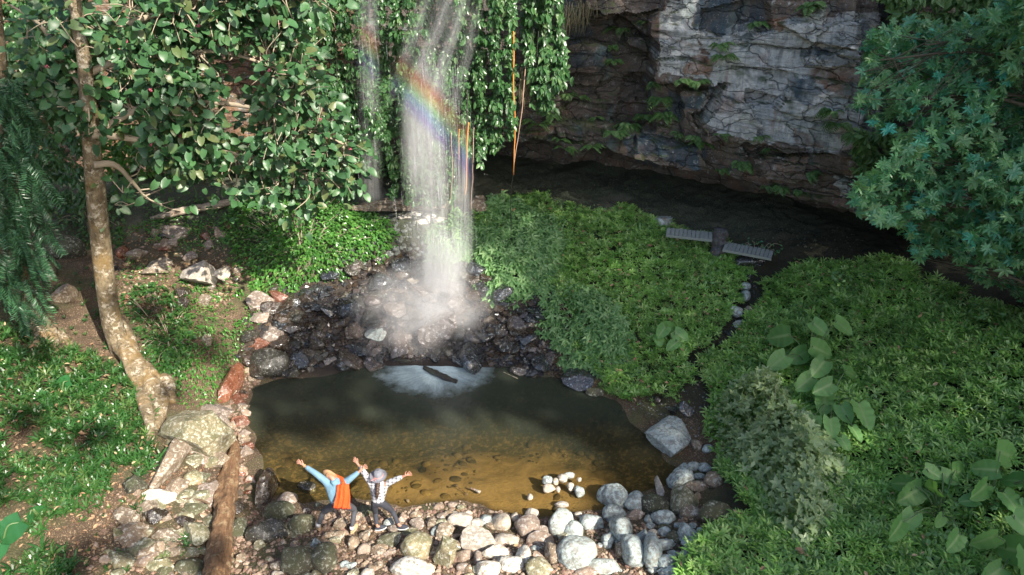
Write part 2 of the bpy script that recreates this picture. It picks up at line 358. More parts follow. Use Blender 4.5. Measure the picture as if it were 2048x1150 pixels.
c=m.mix(m.ramp(m.math('ADD',dl.outputs['Value'],m.math('MULTIPLY_ADD',b,.5,-.25)),[(.75,1),(1.0,0)]),c,m.mix(b,(.012,.010,.008),(.06,.045,.035))); m.col(c); m.setb(Roughness=.95); m.bump(m.noise(pos,18,8,.7),.8,.06)
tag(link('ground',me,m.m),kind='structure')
# ================================================================ POOL WATER
nx=np.arange(-7.5,6.01,.12); ny=np.arange(8.6,17.6,.12)
me=grid(nx,ny,np.full((len(nx),len(ny)),0.0),'pool_water')
m=M('pool_water'); pos=m.N('NewGeometry').outputs['Position']; m.n.remove(m.b)
tr=m.N('BsdfTransparent'); tr.inputs[0].default_value=(.78,.73,.52,1)
gl=m.N('BsdfGlossy'); gl.inputs['Roughness'].default_value=.07; gl.inputs['Color'].default_value=(.9,.95,1,1)
wv=m.noise(m.mapn(pos,(1,1.6,1)),5,5,.6,.6); bp=m.N('Bump'); bp.inputs['Strength'].default_value=.35; bp.inputs['Distance'].default_value=.03; m.lk(wv,bp.inputs['Height']); m.lk(bp.outputs[0],gl.inputs['Normal'])
fd_=m.N('VectorMath',operation='DOT_PRODUCT'); m.lk(bp.outputs[0],fd_.inputs[0]); m.lk(m.N('NewGeometry').outputs['Incoming'],fd_.inputs[1]); fs=m.math('POWER',m.math('SUBTRACT',1,m.math('ABSOLUTE',fd_.outputs['Value']),clamp=True),5); fres=m.math('MULTIPLY_ADD',fs,.98,.02)
x1=m.N('MixShader'); m.lk(fres,x1.inputs[0]); 
silt=m.N('BsdfDiffuse'); silt.inputs[0].default_value=(.040,.048,.034,1)
xs=m.N('MixShader'); 
# murk grows away from the shallow near shore
sy=m.N('SeparateXYZ'); m.lk(pos,sy.inputs[0])
mk=m.math('ADD',m.ramp(m.math('MULTIPLY_ADD',sy.outputs[1],.2,-2.0),[(.35,.04),(.62,.38),(.85,.8)]),m.math('MULTIPLY_ADD',m.noise(pos,.8,4),.3,-.15),clamp=True)
m.lk(mk,xs.inputs[0]); m.lk(tr.outputs[0],xs.inputs[1]); m.lk(silt.outputs[0],xs.inputs[2]); m.lk(xs.outputs[0],x1.inputs[1]); m.lk(gl.outputs[0],x1.inputs[2])
# churned white water where the fall runs in
fc=atz(872,738,0.0); d=m.N('VectorMath',operation='SUBTRACT'); m.lk(pos,d.inputs[0]); d.inputs[1].default_value=tuple(fc)
dm=m.mapn(d.outputs[0],(1/1.9,1/1.35,1)); le=m.N('VectorMath',operation='LENGTH'); m.lk(dm,le.inputs[0])
ds=m.N('SeparateXYZ'); m.lk(d.outputs[0],ds.inputs[0]); ang=m.math('ARCTAN2',ds.outputs[0],ds.outputs[1]); cb=m.N('CombineXYZ'); m.lk(m.math('MULTIPLY',ang,9),cb.inputs[0]); m.lk(m.math('MULTIPLY',le.outputs['Value'],2.5),cb.inputs[1])
stn=m.noise(cb.outputs[0],1.6,5,.65); stn2=m.noise(m.mapn(pos,(1,1,1)),13,5,.7)
fo=m.math('MULTIPLY',m.ramp(m.math('ADD',le.outputs['Value'],m.math('MULTIPLY_ADD',m.noise(pos,1.8,5,.7),.9,-.45)),[(.1,1),(.5,.6),(1,0)],'EASE'),m.math('ADD',m.math('MULTIPLY',stn,.9),m.math('MULTIPLY',stn2,.45)),clamp=True)
fd=m.N('BsdfDiffuse'); fd.inputs[0].default_value=(.62,.78,.82,1); x2=m.N('MixShader'); m.lk(fo,x2.inputs[0]); m.lk(x1.outputs[0],x2.inputs[1]); m.lk(fd.outputs[0],x2.inputs[2]); m.lk(x2.outputs[0],m.out.inputs[0])
tag(link('pool_water',me,m.m),kind='structure')
# ================================================================ CLIFF
LIP=[(-500,340,22.5),(300,335,22.5),(650,345,22.0),(950,285,21.5),(1050,278,21.3),(1150,283,21),(1250,298,20.8),(1330,325,20.2),(1450,348,19.5),(1560,385,18.7),(1690,425,17.8),(1800,450,17.2),(2000,470,17),(2600,520,16)]
LW=np.array([aty(u,v,np.array(float(y))) for u,v,y in LIP])
_h1=np.linspace(-24,-9,60); cx=np.concatenate([_h1,np.arange(-8.96,12.0,.035),np.linspace(12,26,60)])
ly=np.interp(cx,LW[:,0],LW[:,1]); lz=np.interp(cx,LW[:,0],LW[:,2])+.10*fbm(np.stack([cx*1.1,cx*0,cx*0],-1),3,44)
q=np.concatenate([np.arange(0,7.5,.033),np.linspace(7.6,12,40)])
Xc,Q=np.meshgrid(cx,q,indexing='ij'); Zc=lz[:,None]+Q; Yb=ly[:,None]+.12*Q+.0*Xc
rs=np.random.default_rng(7)
def blocks(x,z,th,bw,amp,seed,tilt=.03):
    r=np.random.default_rng(seed); p=np.stack([x,x*0,z],-1)
    zz=z+tilt*x+.13*fbm(p*.7,3,seed)+.02*fbm(p*3,2,seed+1)
    e=np.cumsum(r.uniform(th*.35,th*1.7,400))-8; k=np.searchsorted(e,zz); k=np.clip(k,1,398)
    off=r.uniform(0,1,400); dz=np.minimum(zz-e[k-1],e[k]-zz)
    w=bw*r.uniform(.5,1.8,400)[k]; xx=(x+.25*fbm(p*1.3,3,seed+5)+r.uniform(0,20,400)[k]+.3*(zz-e[k-1])*r.uniform(-1,1,400)[k])/w; c=np.floor(xx)
    hb=_h(c.astype(int),k,k*0,seed); dx=np.minimum(xx-c,1-(xx-c))*w
    # face tilt inside each block, so that edges catch the light differently
    tl=(_h(c.astype(int),k,k*0,seed+3)-.5)*(zz-e[k-1])/th+(_h(c.astype(int),k,k*0,seed+9)-.5)*(xx-c)
    return amp*(off[k]*.6+hb*.6-.5)+amp*.55*tl - .07*np.exp(-dz/.018) - .05*np.exp(-dx/.018)*(hb>.35)
P3=np.stack([Xc,Q*0,Zc],-1)
_lp=sst((.5+fbm(P3*.35,2,90))*1.6)*(.35+.65*np.clip(1-(Zc-lz[:,None])/2.2,0,1))
D=blocks(Xc,Zc,1.25,1.9,.60,11,.06)+_lp*blocks(Xc,Zc,.38,.95,.24,12,-.04)+.5*_lp*blocks(Xc,Zc,.13,.6,.13,13,.02)
uq,vq=proj(np.stack([Xc,Yb,Zc],-1)); uq=uq+14*fbm(P3*1.5,3,61); vq=vq+9*fbm(P3*1.5,3,62)
PAN=[([(1310,-90),(1760,-90),(1750,305),(1560,290),(1480,265),(1400,270),(1420,190),(1440,160),(1308,155)],.50),([(1138,28),(1240,32),(1306,75),(1308,262),(1130,252),(1118,100)],-.62),([(1170,-80),(1318,-80),(1318,12),(1240,22),(1180,10)],.55),
([(1540,42),(1620,36),(1730,30),(1745,88),(1690,96),(1600,78)],.30),([(1592,98),(1712,95),(1700,126),(1600,120)],.20),([(1258,268),(1400,292),(1402,330),(1300,320),(1250,300)],.38),([(1500,312),(1725,292),(1735,345),(1520,352)],.34),
([(1418,150),(1442,150),(1402,245),(1382,240)],-.45),([(1378,222),(1412,245),(1414,268),(1385,252)],.3),([(1395,10),(1535,-10),(1530,55),(1445,70),(1400,62)],-.30),([(1100,200),(1310,150),(1310,200),(1130,230)],-.2),
([(1260,78),(1312,72),(1312,96),(1262,94)],.5),([(1690,-90),(1790,-90),(1800,330),(1700,330)],-.5),([(1480,170),(1540,185),(1530,205),(1478,200)],-.3),([(1640,290),(1730,292),(1722,330),(1650,326)],.35),([(1050,240),(1180,250),(1180,268),(1050,268)],.25)]
for Pp,a in PAN: D+=a*inpoly(uq,vq,Pp)
D+=.09*fbm(P3*1.1,5,21)+.03*fbm(P3*5,4,22)
Yc=Yb-D
# underside, then the back wall of the cave down to the floor
qq=np.linspace(0.03,1,60)[::-1]; Xu,Qu=np.meshgrid(cx,qq,indexing='ij')
pu=np.stack([Xu,Qu*5,Xu*0],-1)
Yu=ly[:,None]-D[:,:1]*(1-Qu)+4.3*Qu+.2*fbm(pu*1.1,3,31); Zu=lz[:,None]-.35*Qu-2.6*sst((Qu-.62)/.38)+(.16*fbm(pu*1.4,4,32)+.10*np.round(3*fbm(pu*.8,2,33))/3)*np.minimum(1,Qu*6)
XX=np.concatenate([Xu,Xc],1); YY=np.concatenate([Yu,Yc],1); ZZ=np.concatenate([Zu,Zc],1)
# top plateau running back
XX=np.concatenate([XX,XX[:,-1:],XX[:,-1:]],1); YY=np.concatenate([YY,YY[:,-1:]+6,YY[:,-1:]+60],1); ZZ=np.concatenate([ZZ,ZZ[:,-1:]+1,ZZ[:,-1:]+6],1)
n,mm=XX.shape; i=np.arange(n-1)[:,None]*mm; j=np.arange(mm-1)[None]; Fq=np.stack([i+j,i+mm+j,i+mm+j+1,i+j+1],-1).reshape(-1,4)
Vc=np.stack([XX,YY,ZZ],-1).reshape(-1,3)
uu,v2=proj(Vc); wu=uu+18*fbm(Vc*1.6,3,71); wv_=v2+14*fbm(Vc*1.6,3,72)
def pm(L): 
    r=np.zeros(len(Vc))
    for Pp in L: r=np.maximum(r,inpoly(wu,wv_,Pp).astype(float))
    return r
blue=pm([[(1395,-40),(1535,-40),(1530,60),(1440,70),(1400,62)],[(1600,98),(1690,96),(1680,118),(1600,116)],[(1255,275),(1400,292),(1402,335),(1260,318)],[(1150,100),(1215,100),(1215,135),(1150,135)],[(1340,185),(1410,185),(1400,225),(1330,215)],[(1100,-40),(1140,-40),(1180,80),(1120,90)],[(1590,150),(1640,145),(1620,210),(1580,200)]])
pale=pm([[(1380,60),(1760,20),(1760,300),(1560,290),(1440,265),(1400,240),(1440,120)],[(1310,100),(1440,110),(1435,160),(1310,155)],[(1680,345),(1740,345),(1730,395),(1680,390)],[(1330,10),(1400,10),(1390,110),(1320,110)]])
warm=pm([[(-600,-200),(700,-200),(700,400),(-600,400)],[(1360,110),(1435,110),(1430,155),(1360,150)],[(1590,265),(1660,265),(1650,290),(1590,290)],[(1620,140),(1720,140),(1720,200),(1640,190)],[(1540,35),(1570,35),(1570,60),(1540,55)],[(1030,255),(1110,255),(1100,272),(1030,272)]])
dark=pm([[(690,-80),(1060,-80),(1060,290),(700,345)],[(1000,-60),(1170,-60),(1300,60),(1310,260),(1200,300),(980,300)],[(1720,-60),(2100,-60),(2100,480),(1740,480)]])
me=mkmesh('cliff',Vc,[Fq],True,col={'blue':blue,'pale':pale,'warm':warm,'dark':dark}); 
try: me.set_sharp_from_angle(angle=math.radians(40))
except Exception: pass
m=M('cliff'); pos=m.N('NewGeometry').outputs['Position']
n1=m.noise(pos,1.3,6,.65,.5); c=m.mix(m.ramp(n1,[(.35,0),(.65,1)]),(.085,.068,.055),(.23,.185,.155))
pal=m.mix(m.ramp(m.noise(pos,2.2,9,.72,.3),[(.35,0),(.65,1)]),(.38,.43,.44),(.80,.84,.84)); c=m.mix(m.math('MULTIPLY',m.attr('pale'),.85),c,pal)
pk=m.ramp(m.noise(pos,.9,4,.6,.4),[(.54,0),(.66,.5)]); c=m.mix(pk,c,(.28,.15,.105))
sk=m.noise(m.mapn(pos,(4.5,1,.55)),1.6,5,.6,.2); c=m.mix(m.ramp(sk,[(.55,0),(.72,.65)]),c,(.07,.085,.095)); sk2=m.noise(m.mapn(pos,(6,1,.5)),1.1,5,.6); c=m.mix(m.ramp(sk2,[(.58,0),(.72,.5)]),c,(.25,.13,.08))
ly_=m.noise(m.mapn(pos,(.5,.5,11)),1.5,5,.65,.3); c=m.mix(m.ramp(ly_,[(.56,0),(.68,.55)]),c,(.055,.045,.038))
c=m.mix(m.math('MULTIPLY',m.attr('blue'),m.ramp(m.noise(m.mapn(pos,(2.5,1,.8)),1.5,4),[(.3,.35),(.6,.95)])),c,(.045,.085,.12))
c=m.mix(m.math('MULTIPLY',m.attr('warm'),m.ramp(m.noise(pos,2,4),[(.3,.3),(.6,.85)])),c,m.mix(ly_,(.13,.06,.03),(.33,.17,.085)))
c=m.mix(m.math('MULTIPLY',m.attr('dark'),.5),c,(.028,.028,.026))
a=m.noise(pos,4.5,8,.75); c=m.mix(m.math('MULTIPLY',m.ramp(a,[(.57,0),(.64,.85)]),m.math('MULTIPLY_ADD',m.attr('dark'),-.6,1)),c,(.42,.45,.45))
sp=m.noise(pos,28,3,.6); c=m.mix(m.ramp(sp,[(.66,0),(.70,.8)]),c,(.5,.52,.5)); sp=m.noise(pos,15,5,.7); c=m.mix(m.ramp(sp,[(.30,.8),(.42,0)]),c,(.03,.028,.022))
sz=m.N('SeparateXYZ'); m.lk(m.N('NewGeometry').outputs['Normal'],sz.inputs[0]); mo=m.math('MULTIPLY',m.ramp(sz.outputs[2],[(.25,0),(.6,.9)]),m.ramp(m.noise(pos,2.5,4),[(.4,0),(.6,1)])); c=m.mix(mo,c,(.05,.075,.02))
dn=m.N('VectorMath',operation='ADD'); nz3=m.N('TexNoise'); nz3.inputs['Scale'].default_value=1.3; nz3.inputs['Detail'].default_value=5; m.lk(pos,nz3.inputs['Vector']); m.lk(m.mapn(pos,(.75,.75,2.6)),dn.inputs[0]); sc3=m.N('VectorMath',operation='SCALE'); sc3.inputs['Scale'].default_value=1.1; m.lk(nz3.outputs['Color'],sc3.inputs[0]); m.lk(sc3.outputs[0],dn.inputs[1])
def crack(scale,w):
    vo=m.N('TexVoronoi',feature='DISTANCE_TO_EDGE'); vo.inputs['Scale'].default_value=scale; m.lk(dn.outputs[0],vo.inputs['Vector']); return m.ramp(vo.outputs['Distance'],[(0,0),(w,1)])
k1=crack(.9,.022); k2=crack(2.7,.035); ck=m.math('MULTIPLY',k1,m.math('MAXIMUM',k2,m.ramp(m.noise(pos,.8,3),[(.55,1),(.68,0)])))
vc=m.N('TexVoronoi'); vc.inputs['Scale'].default_value=2.7; m.lk(dn.outputs[0],vc.inputs['Vector']); sv=m.N('SeparateColor'); m.lk(vc.outputs['Color'],sv.inputs[0]); c=m.mix(.7,c,m.ramp(sv.outputs[0],[(0,(.72,.74,.76)),(1,(1.18,1.15,1.1))]),'MULTIPLY')
tl_=m.ramp(m.noise(m.mapn(pos,(1.6,1,.8)),1.1,6,.65),[(.55,0),(.68,.5)]); c=m.mix(tl_,c,(.11,.19,.19))
c=m.mix(m.ramp(ck,[(0,.5),(1,0)]),c,(.02,.02,.016))
m.col(c); m.setb(Roughness=.75); m.bump(m.math('ADD',m.math('ADD',m.noise(pos,11,9,.75),m.math('MULTIPLY',ly_,.7)),m.math('MULTIPLY',ck,1.1)),1,.08)
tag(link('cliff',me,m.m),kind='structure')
CLX,CLY,CLZ,CLV=Xc,Yc,Zc,None
def cliff_pt(u,v):
    uu,vv=proj(np.stack([Xc,Yc,Zc],-1)[::1]) if not hasattr(cliff_pt,'c') else cliff_pt.c
    cliff_pt.c=(uu,vv); d=(uu-u)**2+(vv-v)**2; k=np.unravel_index(np.argmin(d+Yc*8),d.shape); return np.array([Xc[k],Yc[k],Zc[k]])
# ================================================================ UNSEEN LEAVES added outside the frame, shaped to shade the right half
def suncoords(U,V,Dd): return U[:,None]*U_+V[:,None]*V_+Dd[:,None]*S
rc=np.random.default_rng(5)
SH=[([(7.8,-9),(8.2,3.0),(9.0,3.9),(10.7,4.4),(10.7,5.4),(9.9,6.4),(9.0,7.0),(7.3,7.9),(5.1,8.5),(5.4,9.4),(6.8,10.6),(8.6,11.5),(9.2,11.4),(9.0,9.8),(9.3,8.7),(12.1,8.6),(12.8,9.6),(12.9,11.5),(14.2,12.6),(14.3,13.2),(15.3,14.0),(15.6,21),(27,21),(27,-9)],24000,1.0),
    ([(-6,14.5),(3.2,14.2),(3.9,15.5),(3.6,22),(-6,22)],2200,1)]
L=[]
ct=lance(.24,.1)
for Pp,n,_ in SH:
    q=poly_uv(Pp,n,rc); k=.12*rc.normal(size=q.shape); q=q+k
    D=rc.uniform(34,40,len(q)); p=suncoords(q[:,0],q[:,1],D)
    p=p[p[:,2]>13.2]; nn=len(p); L.append(scat(ct,p,rdir(nn,rc),rdir(nn,rc,.6,S*1.5),rc.uniform(.4,.75,nn),rc.uniform(0,1,nn)))
for u,v,rad in ((350,690,.75),(420,700,.6),(300,620,.5),(560,1060,.6),(600,1120,.7),(520,1000,.45),(300,480,.5),(220,500,.5),(150,520,.7),(100,480,.8),(150,1130,.5),(60,700,.4),(240,1090,.4),(205,560,.35),(215,640,.3),(340,790,.25),(60,850,.4),(180,880,.35),(-60,980,.5),(400,1100,.35),(470,430,.3),(380,480,.4)):
    p0,_=hit(u,v); nn=int(130*rad**1.2)+12; a_=rc.normal(size=(nn,2))*rad*.42; p=suncoords(p0@U_+a_[:,0]*1.2,p0@V_+a_[:,1],rc.uniform(28,36,nn)); L.append(scat(ct,p,rdir(nn,rc),rdir(nn,rc,.6,S*1.5),rc.uniform(.2,.45,nn),rc.uniform(0,1,nn)))  # leaf clumps added out of view to shade chosen spots
# loose unseen leaves added for dappled shade
q=np.stack([rc.uniform(-2,12,240),rc.uniform(5,19,240)],-1); g=fbm(np.stack([q[:,0]*.8,q[:,1]*.8,q[:,0]*0],-1),2,8)>.12; q=q[g]
p=suncoords(q[:,0],q[:,1],rc.uniform(30,36,len(q))); nn=len(p); L.append(scat(ct,p,rdir(nn,rc),rdir(nn,rc,.6,S*1.5),rc.uniform(.3,.6,nn),rc.uniform(0,1,nn)))
cmat=leafmat('shade_leaf',[(.03,.07,.02),(.05,.11,.035),(.08,.14,.05)])
o=stuffmesh('unseen_shade_leaves',L,cmat,smooth=False); tag(o,kind='stuff')
# ================================================================ ROCKS
MR={'w':rockmat('rock_white',(.29,.25,.20),(.43,.385,.32),(.56,.52,.45),.10),
'p':rockmat('rock_pink',(.165,.125,.098),(.285,.228,.18),(.46,.42,.38),.07),
'b':rockmat('rock_brown',(.14,.105,.07),(.26,.20,.14),(.5,.46,.38),.08),
'o':rockmat('rock_olive',(.15,.135,.075),(.25,.22,.14),(.5,.5,.4),.09,moss=.25),
'g':rockmat('rock_grey',(.17,.18,.17),(.30,.32,.30),(.42,.50,.48),.15),
'd':rockmat('rock_dark',(.022,.022,.018),(.06,.055,.04),(.3,.3,.27),.02,rough=.6,wet=.25),
'k':rockmat('rock_mossy',(.055,.05,.035),(.10,.092,.06),(.4,.42,.33),.06,moss=.6),
'r':rockmat('rock_red',(.10,.035,.018),(.20,.085,.05),(.4,.3,.25),.02,rough=.3,wet=.5),
's':rockmat('rock_slate',(.012,.013,.015),(.038,.039,.040),(.25,.3,.33),.03,rough=.25,wet=1.0),
'm':rockmat('rock_slate_brown',(.02,.014,.010),(.058,.042,.030),(.25,.25,.22),.03,rough=.35,wet=.7),
'q':rockmat('rock_wet_brown',(.055,.043,.036),(.12,.098,.085),(.35,.33,.32),.05,rough=.4,wet=.6),
'l':rockmat('rock_pale_lichen',(.27,.24,.19),(.42,.38,.31),(.7,.68,.6),.16)}
GS='boulders along the near shore'; GL='rocks of the left bank'; GI='rocks standing in the shallow water'; GF='rocks around the foot of the waterfall'; GR='rocks of the stream bed on the right'
RK=[
(920,1040,49,28,'w','r','flat oval whitish stone at the water edge right of the woman',GS),
(953,1046,28,18,'w','r','small pale oval stone between the flat oval stone and the pale bread-shaped one',GS),
(938,1026,16,10,'w','r','little whitish cobble just above the small pale oval stone at the water edge',GS),
(1002,1044,40,35,'w','r','pale pinkish bread-shaped boulder at the water edge above the long whitish oval one',GS),
(1054,1052,49,50,'p','r','large smooth pinkish-beige egg boulder at the middle of the shore',GS),
(1029,1036,17,19,'w','r','small pale upright cobble against the left side of the pinkish egg boulder',GS),
(1064,1027,28,21,'w','r','whitish cobble at the water edge behind the pinkish egg boulder',GS),
(1123,1047,49,56,'g','r','tall grey-beige boulder at the water edge, left one of a touching pair',GS),
(1147,1063,38,40,'g','r','egg-shaped grey boulder leaning on the right of the tall grey-beige one',GS),
(1183,1045,45,37,'g','r','grey lichen-spotted boulder standing alone at the water edge right of the touching pair',GS),
(1156,1030,16,14,'w','r','small pale cobble above the grey egg-shaped boulder',GS),
(958,1082,72,46,'w','a','bright white triangular rock slab pointing up on the shore',GS),
(1012,1080,50,27,'w','r','long whitish oval stone right of the bright white triangular slab',GS),
(1080,1081,52,32,'p','r','pinkish-brown rounded boulder below the pinkish egg boulder',GS),
(1082,1061,36,21,'p','r','small pinkish-brown dome stone between the egg boulder and the touching pair',GS),
(833,1094,60,58,'o','r','big smooth olive-grey boulder below the woman, sunlit from the right',GS),
(816,1136,70,38,'l','r','wide pale olive boulder at the bottom edge, in front of the big smooth one',GS),
(890,1108,46,54,'o','a','greenish faceted boulder right of the big smooth olive-grey one',GS),
(928,1112,38,28,'p','r','pinkish rounded stone under the bright white triangular slab',GS),
(990,1106,52,30,'l','r','mossy pale boulder with a flat top below the long whitish oval stone',GS),
(1048,1110,31,38,'l','r','upright pale greenish boulder in the middle of the lower shore',GS),
(1019,1129,54,35,'l','r','pale green-white cracked boulder near the bottom edge, left of the wide beige one',GS),
(977,1138,47,34,'l','r','white speckled dome boulder cut by the bottom edge of the picture',GS),
(1078,1136,52,40,'o','r','wide beige boulder at the bottom edge left of the big speckled block',GS),
(1106,1108,33,45,'b','r','brownish upright boulder pressed against the big speckled block',GS),
(1154,1107,78,64,'g','r','largest block of the lower shore, grey-pink and speckled with lichen',GS),
(956,1118,16,31,'p','r','narrow pinkish stone standing below the white triangular slab',GS),
(890,1066,38,32,'b','r','brown rounded stone above the greenish faceted boulder',GS),
(852,1141,33,28,'w','r','small whitish stone right of the wide pale olive boulder at the bottom edge',GS),
(927,1134,28,17,'p','r','small pink flat stone near the bottom edge left of the white speckled dome',GS),
(905,1010,20,12,'p','r','small pinkish cobble at the water edge above the flat oval whitish stone',GS),
(922,1015,17,11,'o','r','small olive cobble at the water edge touching a green sprig',GS),
(877,1013,22,14,'p','r','pale pink cobble at the tip of the cobble strip right of the woman',GS),
(1226,996,61,52,'g','r','wide blue-grey boulder with its left side in the pool, first of the right-hand heap',GS),
(1228,1027,45,38,'g','r','lichen-covered blue-grey boulder directly below the wide one at the pool corner',GS),
(1270,1006,42,42,'g','r','round pale blue-grey boulder in the top row of the right-hand heap',GS),
(1243,1062,42,60,'g','r','tall blue-green lichened boulder leaning left in the right-hand heap',GS),
(1310,1012,62,44,'k','r','broad dark greenish boulder with a slanting flat face in the right-hand heap',GS),
(1327,1036,48,31,'g','r','pale grey oblong boulder below the broad dark greenish one',GS),
(1266,1101,43,62,'g','r','upright blue-grey egg boulder with turquoise lichen near the bottom',GS),
(1303,1100,37,66,'g','r','long upright blue-grey boulder right of the turquoise-lichened egg',GS),
(1328,1090,36,26,'g','r','grey boulder lying against the right side of the long upright one',GS),
(1333,1125,37,28,'g','r','smooth rounded grey stone at the bottom right end of the heap',GS),
(1215,1080,22,26,'g','r','small blue-grey block left of the tall leaning lichened boulder',GS),
(1207,1134,66,34,'g','r','wide pale blue boulder on the bottom edge right of the speckled block',GS),
(1172,1145,45,20,'p','r','pinkish stone cut by the bottom edge under the speckled block',GS),
(1266,1030,44,26,'p','a','reddish-purple angular stone in the middle of the right-hand heap',GS),
(1297,1040,16,19,'g','r','little grey cobble right of the reddish-purple stone',GS),
(1297,996,23,16,'g','r','small pale stone wedged behind the round pale blue-grey boulder',GS),
(1240,1100,20,34,'b','r','narrow brown stone in the shadow left of the turquoise-lichened egg',GS),
(1358,954,51,51,'g','a','pale grey faceted boulder at the right end of the pool',GS),
(1335,880,86,76,'g','a','big pale wedge-shaped rock pointing into the right end of the pool',GR),
(1366,1002,52,64,'o','r','large olive-brown hump-backed boulder below the faceted one at the pool end',GS),
(1395,973,50,25,'b','r','brown flat-topped boulder behind the large hump-backed one',GS),
(1430,962,40,36,'b','r','brown stone half hidden by the pale green shrub',GS),
(1387,933,26,19,'g','r','small smooth grey stone on the bank above the faceted boulder',GS),
(1409,936,26,19,'g','r','small whitish-green stone among seedlings near the pale green shrub',GS),
(1398,953,24,14,'g','r','little blue-grey stone in a damp hollow above the brown flat-topped boulder',GS),
(1393,889,22,22,'b','r','brownish cobble right of the big pale wedge-shaped rock',GR),
(1416,899,22,18,'g','r','grey cobble touching the shrub, right of the brownish one',GR),
(1383,1027,44,28,'b','r','tan boulder with little plants on top, right of the pale oblong one',GS),
(1432,1023,68,42,'k','r','dark speckled boulder with white lichen spots beside the shrub',GS),
(1377,1063,46,48,'g','a','blue-white split boulder emerging from the right-hand grass',GS),
(1403,1110,34,35,'p','r','brown-pink boulder surrounded by grass at the bottom right',GS),
(1354,1144,60,20,'g','r','pale blue boulder cut by the bottom edge beside the grass',GS),
(1396,994,13,19,'b','r','small upright brown stone right of the hump-backed boulder',GS),
(1348,1076,28,28,'k','r','mossy green stone left of the blue-white split boulder',GS),
(1319,975,16,38,'w','a','narrow bright-tipped stone standing at the edge of the pool corner',GS),
(1306,1066,20,14,'w','r','small white stone on green moss in the right-hand heap',GS),
(1330,1058,28,18,'k','r','dark mossy cobble below the pale oblong boulder',GS),
(1372,821,30,32,'s','a','blue-grey split stone in the wet gully above the big wedge-shaped rock',GR),
(1345,823,22,18,'s','a','smaller blue-grey stone left of the split one in the wet gully',GR),
(1318,800,20,18,'m','a','dark stone at the lower edge of the grassy mound by the gully',GR),
(1095,961,20,17,'g','r','leftmost pale stone of the little island in the pool',GI),
(1125,957,20,17,'w','r','roundish whitish stone at the top of the little island',GI),
(1138,951,22,12,'g','r','flat grey stone at the top right of the little island',GI),
(1099,977,25,18,'w','r','biggest whitish stone at the bottom of the little island',GI),
(1141,973,14,19,'w','r','upright pale stone just right of the little island',GI),
(1159,984,20,23,'g','r','blue-grey stone apart from the island, farthest right in the water',GI),
(1123,1008,27,13,'w','r','low pale stone in the shallows above the shore boulders',GI),
(1111,963,11,13,'w','r','small stone in the centre of the little island',GI),
(1116,979,9,12,'w','r','tiny white stone at the lower right tip of the island',GI),
(1158,959,9,10,'w','r','tiny pale stone above the farthest right island stone',GI),
(1060,994,12,12,'w','r','single tiny whitish stone with a leaf in the sunny shallows',GI),
(615,980,40,28,'d','r','dark drowned boulder under the left arm of the man',GI),
(575,1000,40,29,'p','r','pinkish cracked boulder with its back out of the water left of the man',GI),
(558,1022,59,41,'k','r','dark greenish egg boulder behind the pinkish cracked one, left of the man',GL),
(603,1049,50,48,'k','r','round mossy dark boulder touching the left foot of the man',GL),
(537,1062,76,58,'d','a','largest dark boulder left of the man, sloping to the log',GL),
(531,982,30,66,'m','a','tall narrow purple-brown stone in the water left of the dark boulders',GL),
(595,1121,66,62,'k','r','big round dark boulder at the bottom edge left of the people',GL),
(650,1120,48,56,'k','r','second dark boulder at the bottom edge, right of the big round one',GL),
(683,1051,28,24,'b','a','dark brown block between the feet of the man',GL),
(679,1070,22,20,'b','a','tan angular cobble just below the block between the man\'s feet',GL),
(728,1072,26,23,'b','a','orange-brown angular stone below the right foot of the man',GL),
(708,1086,21,27,'b','r','upright tan stone left of the small heap under the man\'s right foot',GL),
(729,1099,26,28,'p','r','purple-brown oblong stone near the bottom, below the couple',GL),
(774,1084,56,30,'o','f','long slanted olive slab under the feet of the woman',GL),
(785,1062,21,20,'p','a','pink-brown stone between the shoes of the woman',GL),
(758,1100,35,21,'b','r','warm brown stone below the long slanted slab',GL),
(834,1049,28,24,'p','a','purplish-brown cobble right of the woman\'s right shoe',GL),
(867,1048,25,25,'b','r','tan rounded cobble between the purplish cobble and the flat oval stone',GL),
(804,1036,22,20,'p','a','pinkish block behind the right shoe of the woman',GL),
(778,1045,22,18,'g','r','pale green-grey cobble between the woman\'s ankles',GL),
(728,1027,32,30,'k','r','dark smooth boulder at the water edge between the man and the woman',GI),
(717,1035,12,18,'p','a','thin pink stone behind the right knee of the man',GL),
(820,1066,34,18,'o','f','flat olive stone right of the woman\'s right foot',GL),
(882,1034,20,17,'p','r','pinkish cobble left of the flat oval whitish stone',GL),
(637,1012,15,14,'k','a','small greenish block behind the left knee of the man',GI),
(613,1022,13,9,'p','a','little pink stone above the round mossy boulder',GL),
(1,1,0,0,'','','',''),
(393,872,122,100,'o','a','huge beige block with a white ridge at the upper end of the log',GL),
(337,931,46,92,'b','f','tall grooved grey-brown slab standing below the huge beige block',GL),
(386,958,37,29,'o','r','single rounded grey stone below the huge block',GL),
(315,994,66,27,'l','a','oblong block with white lichen on top among the left rocks',GL),
(392,1064,74,36,'o','a','long diagonal beige slab left of the log near the bottom',GL),
(423,821,84,34,'p','f','flat pink slab between the tree root and the pool',GL),
(463,768,34,72,'r','f','steep wet red slab running down into the pool',GL),
(490,870,24,20,'p','a','small pink block in the water at the tip of the log',GI),
(386,920,44,28,'o','f','tilted grey slab under the huge beige block',GL),
(268,973,44,40,'k','a','mossy green block at the edge of the left grass',GL),
(240,1120,62,36,'o','a','rounded brown block at the bottom edge, leftmost of its row',GL),
(313,1130,68,38,'o','a','broad lichened block at the bottom edge in the middle of the left rocks',GL),
(380,1134,54,32,'k','a','dark-topped block at the bottom edge left of the log',GL),
(305,1097,50,30,'b','a','brown block with a ridge above the broad lichened one',GL),
(348,1104,32,26,'b','a','small pointed brown block left of the long diagonal slab',GL),
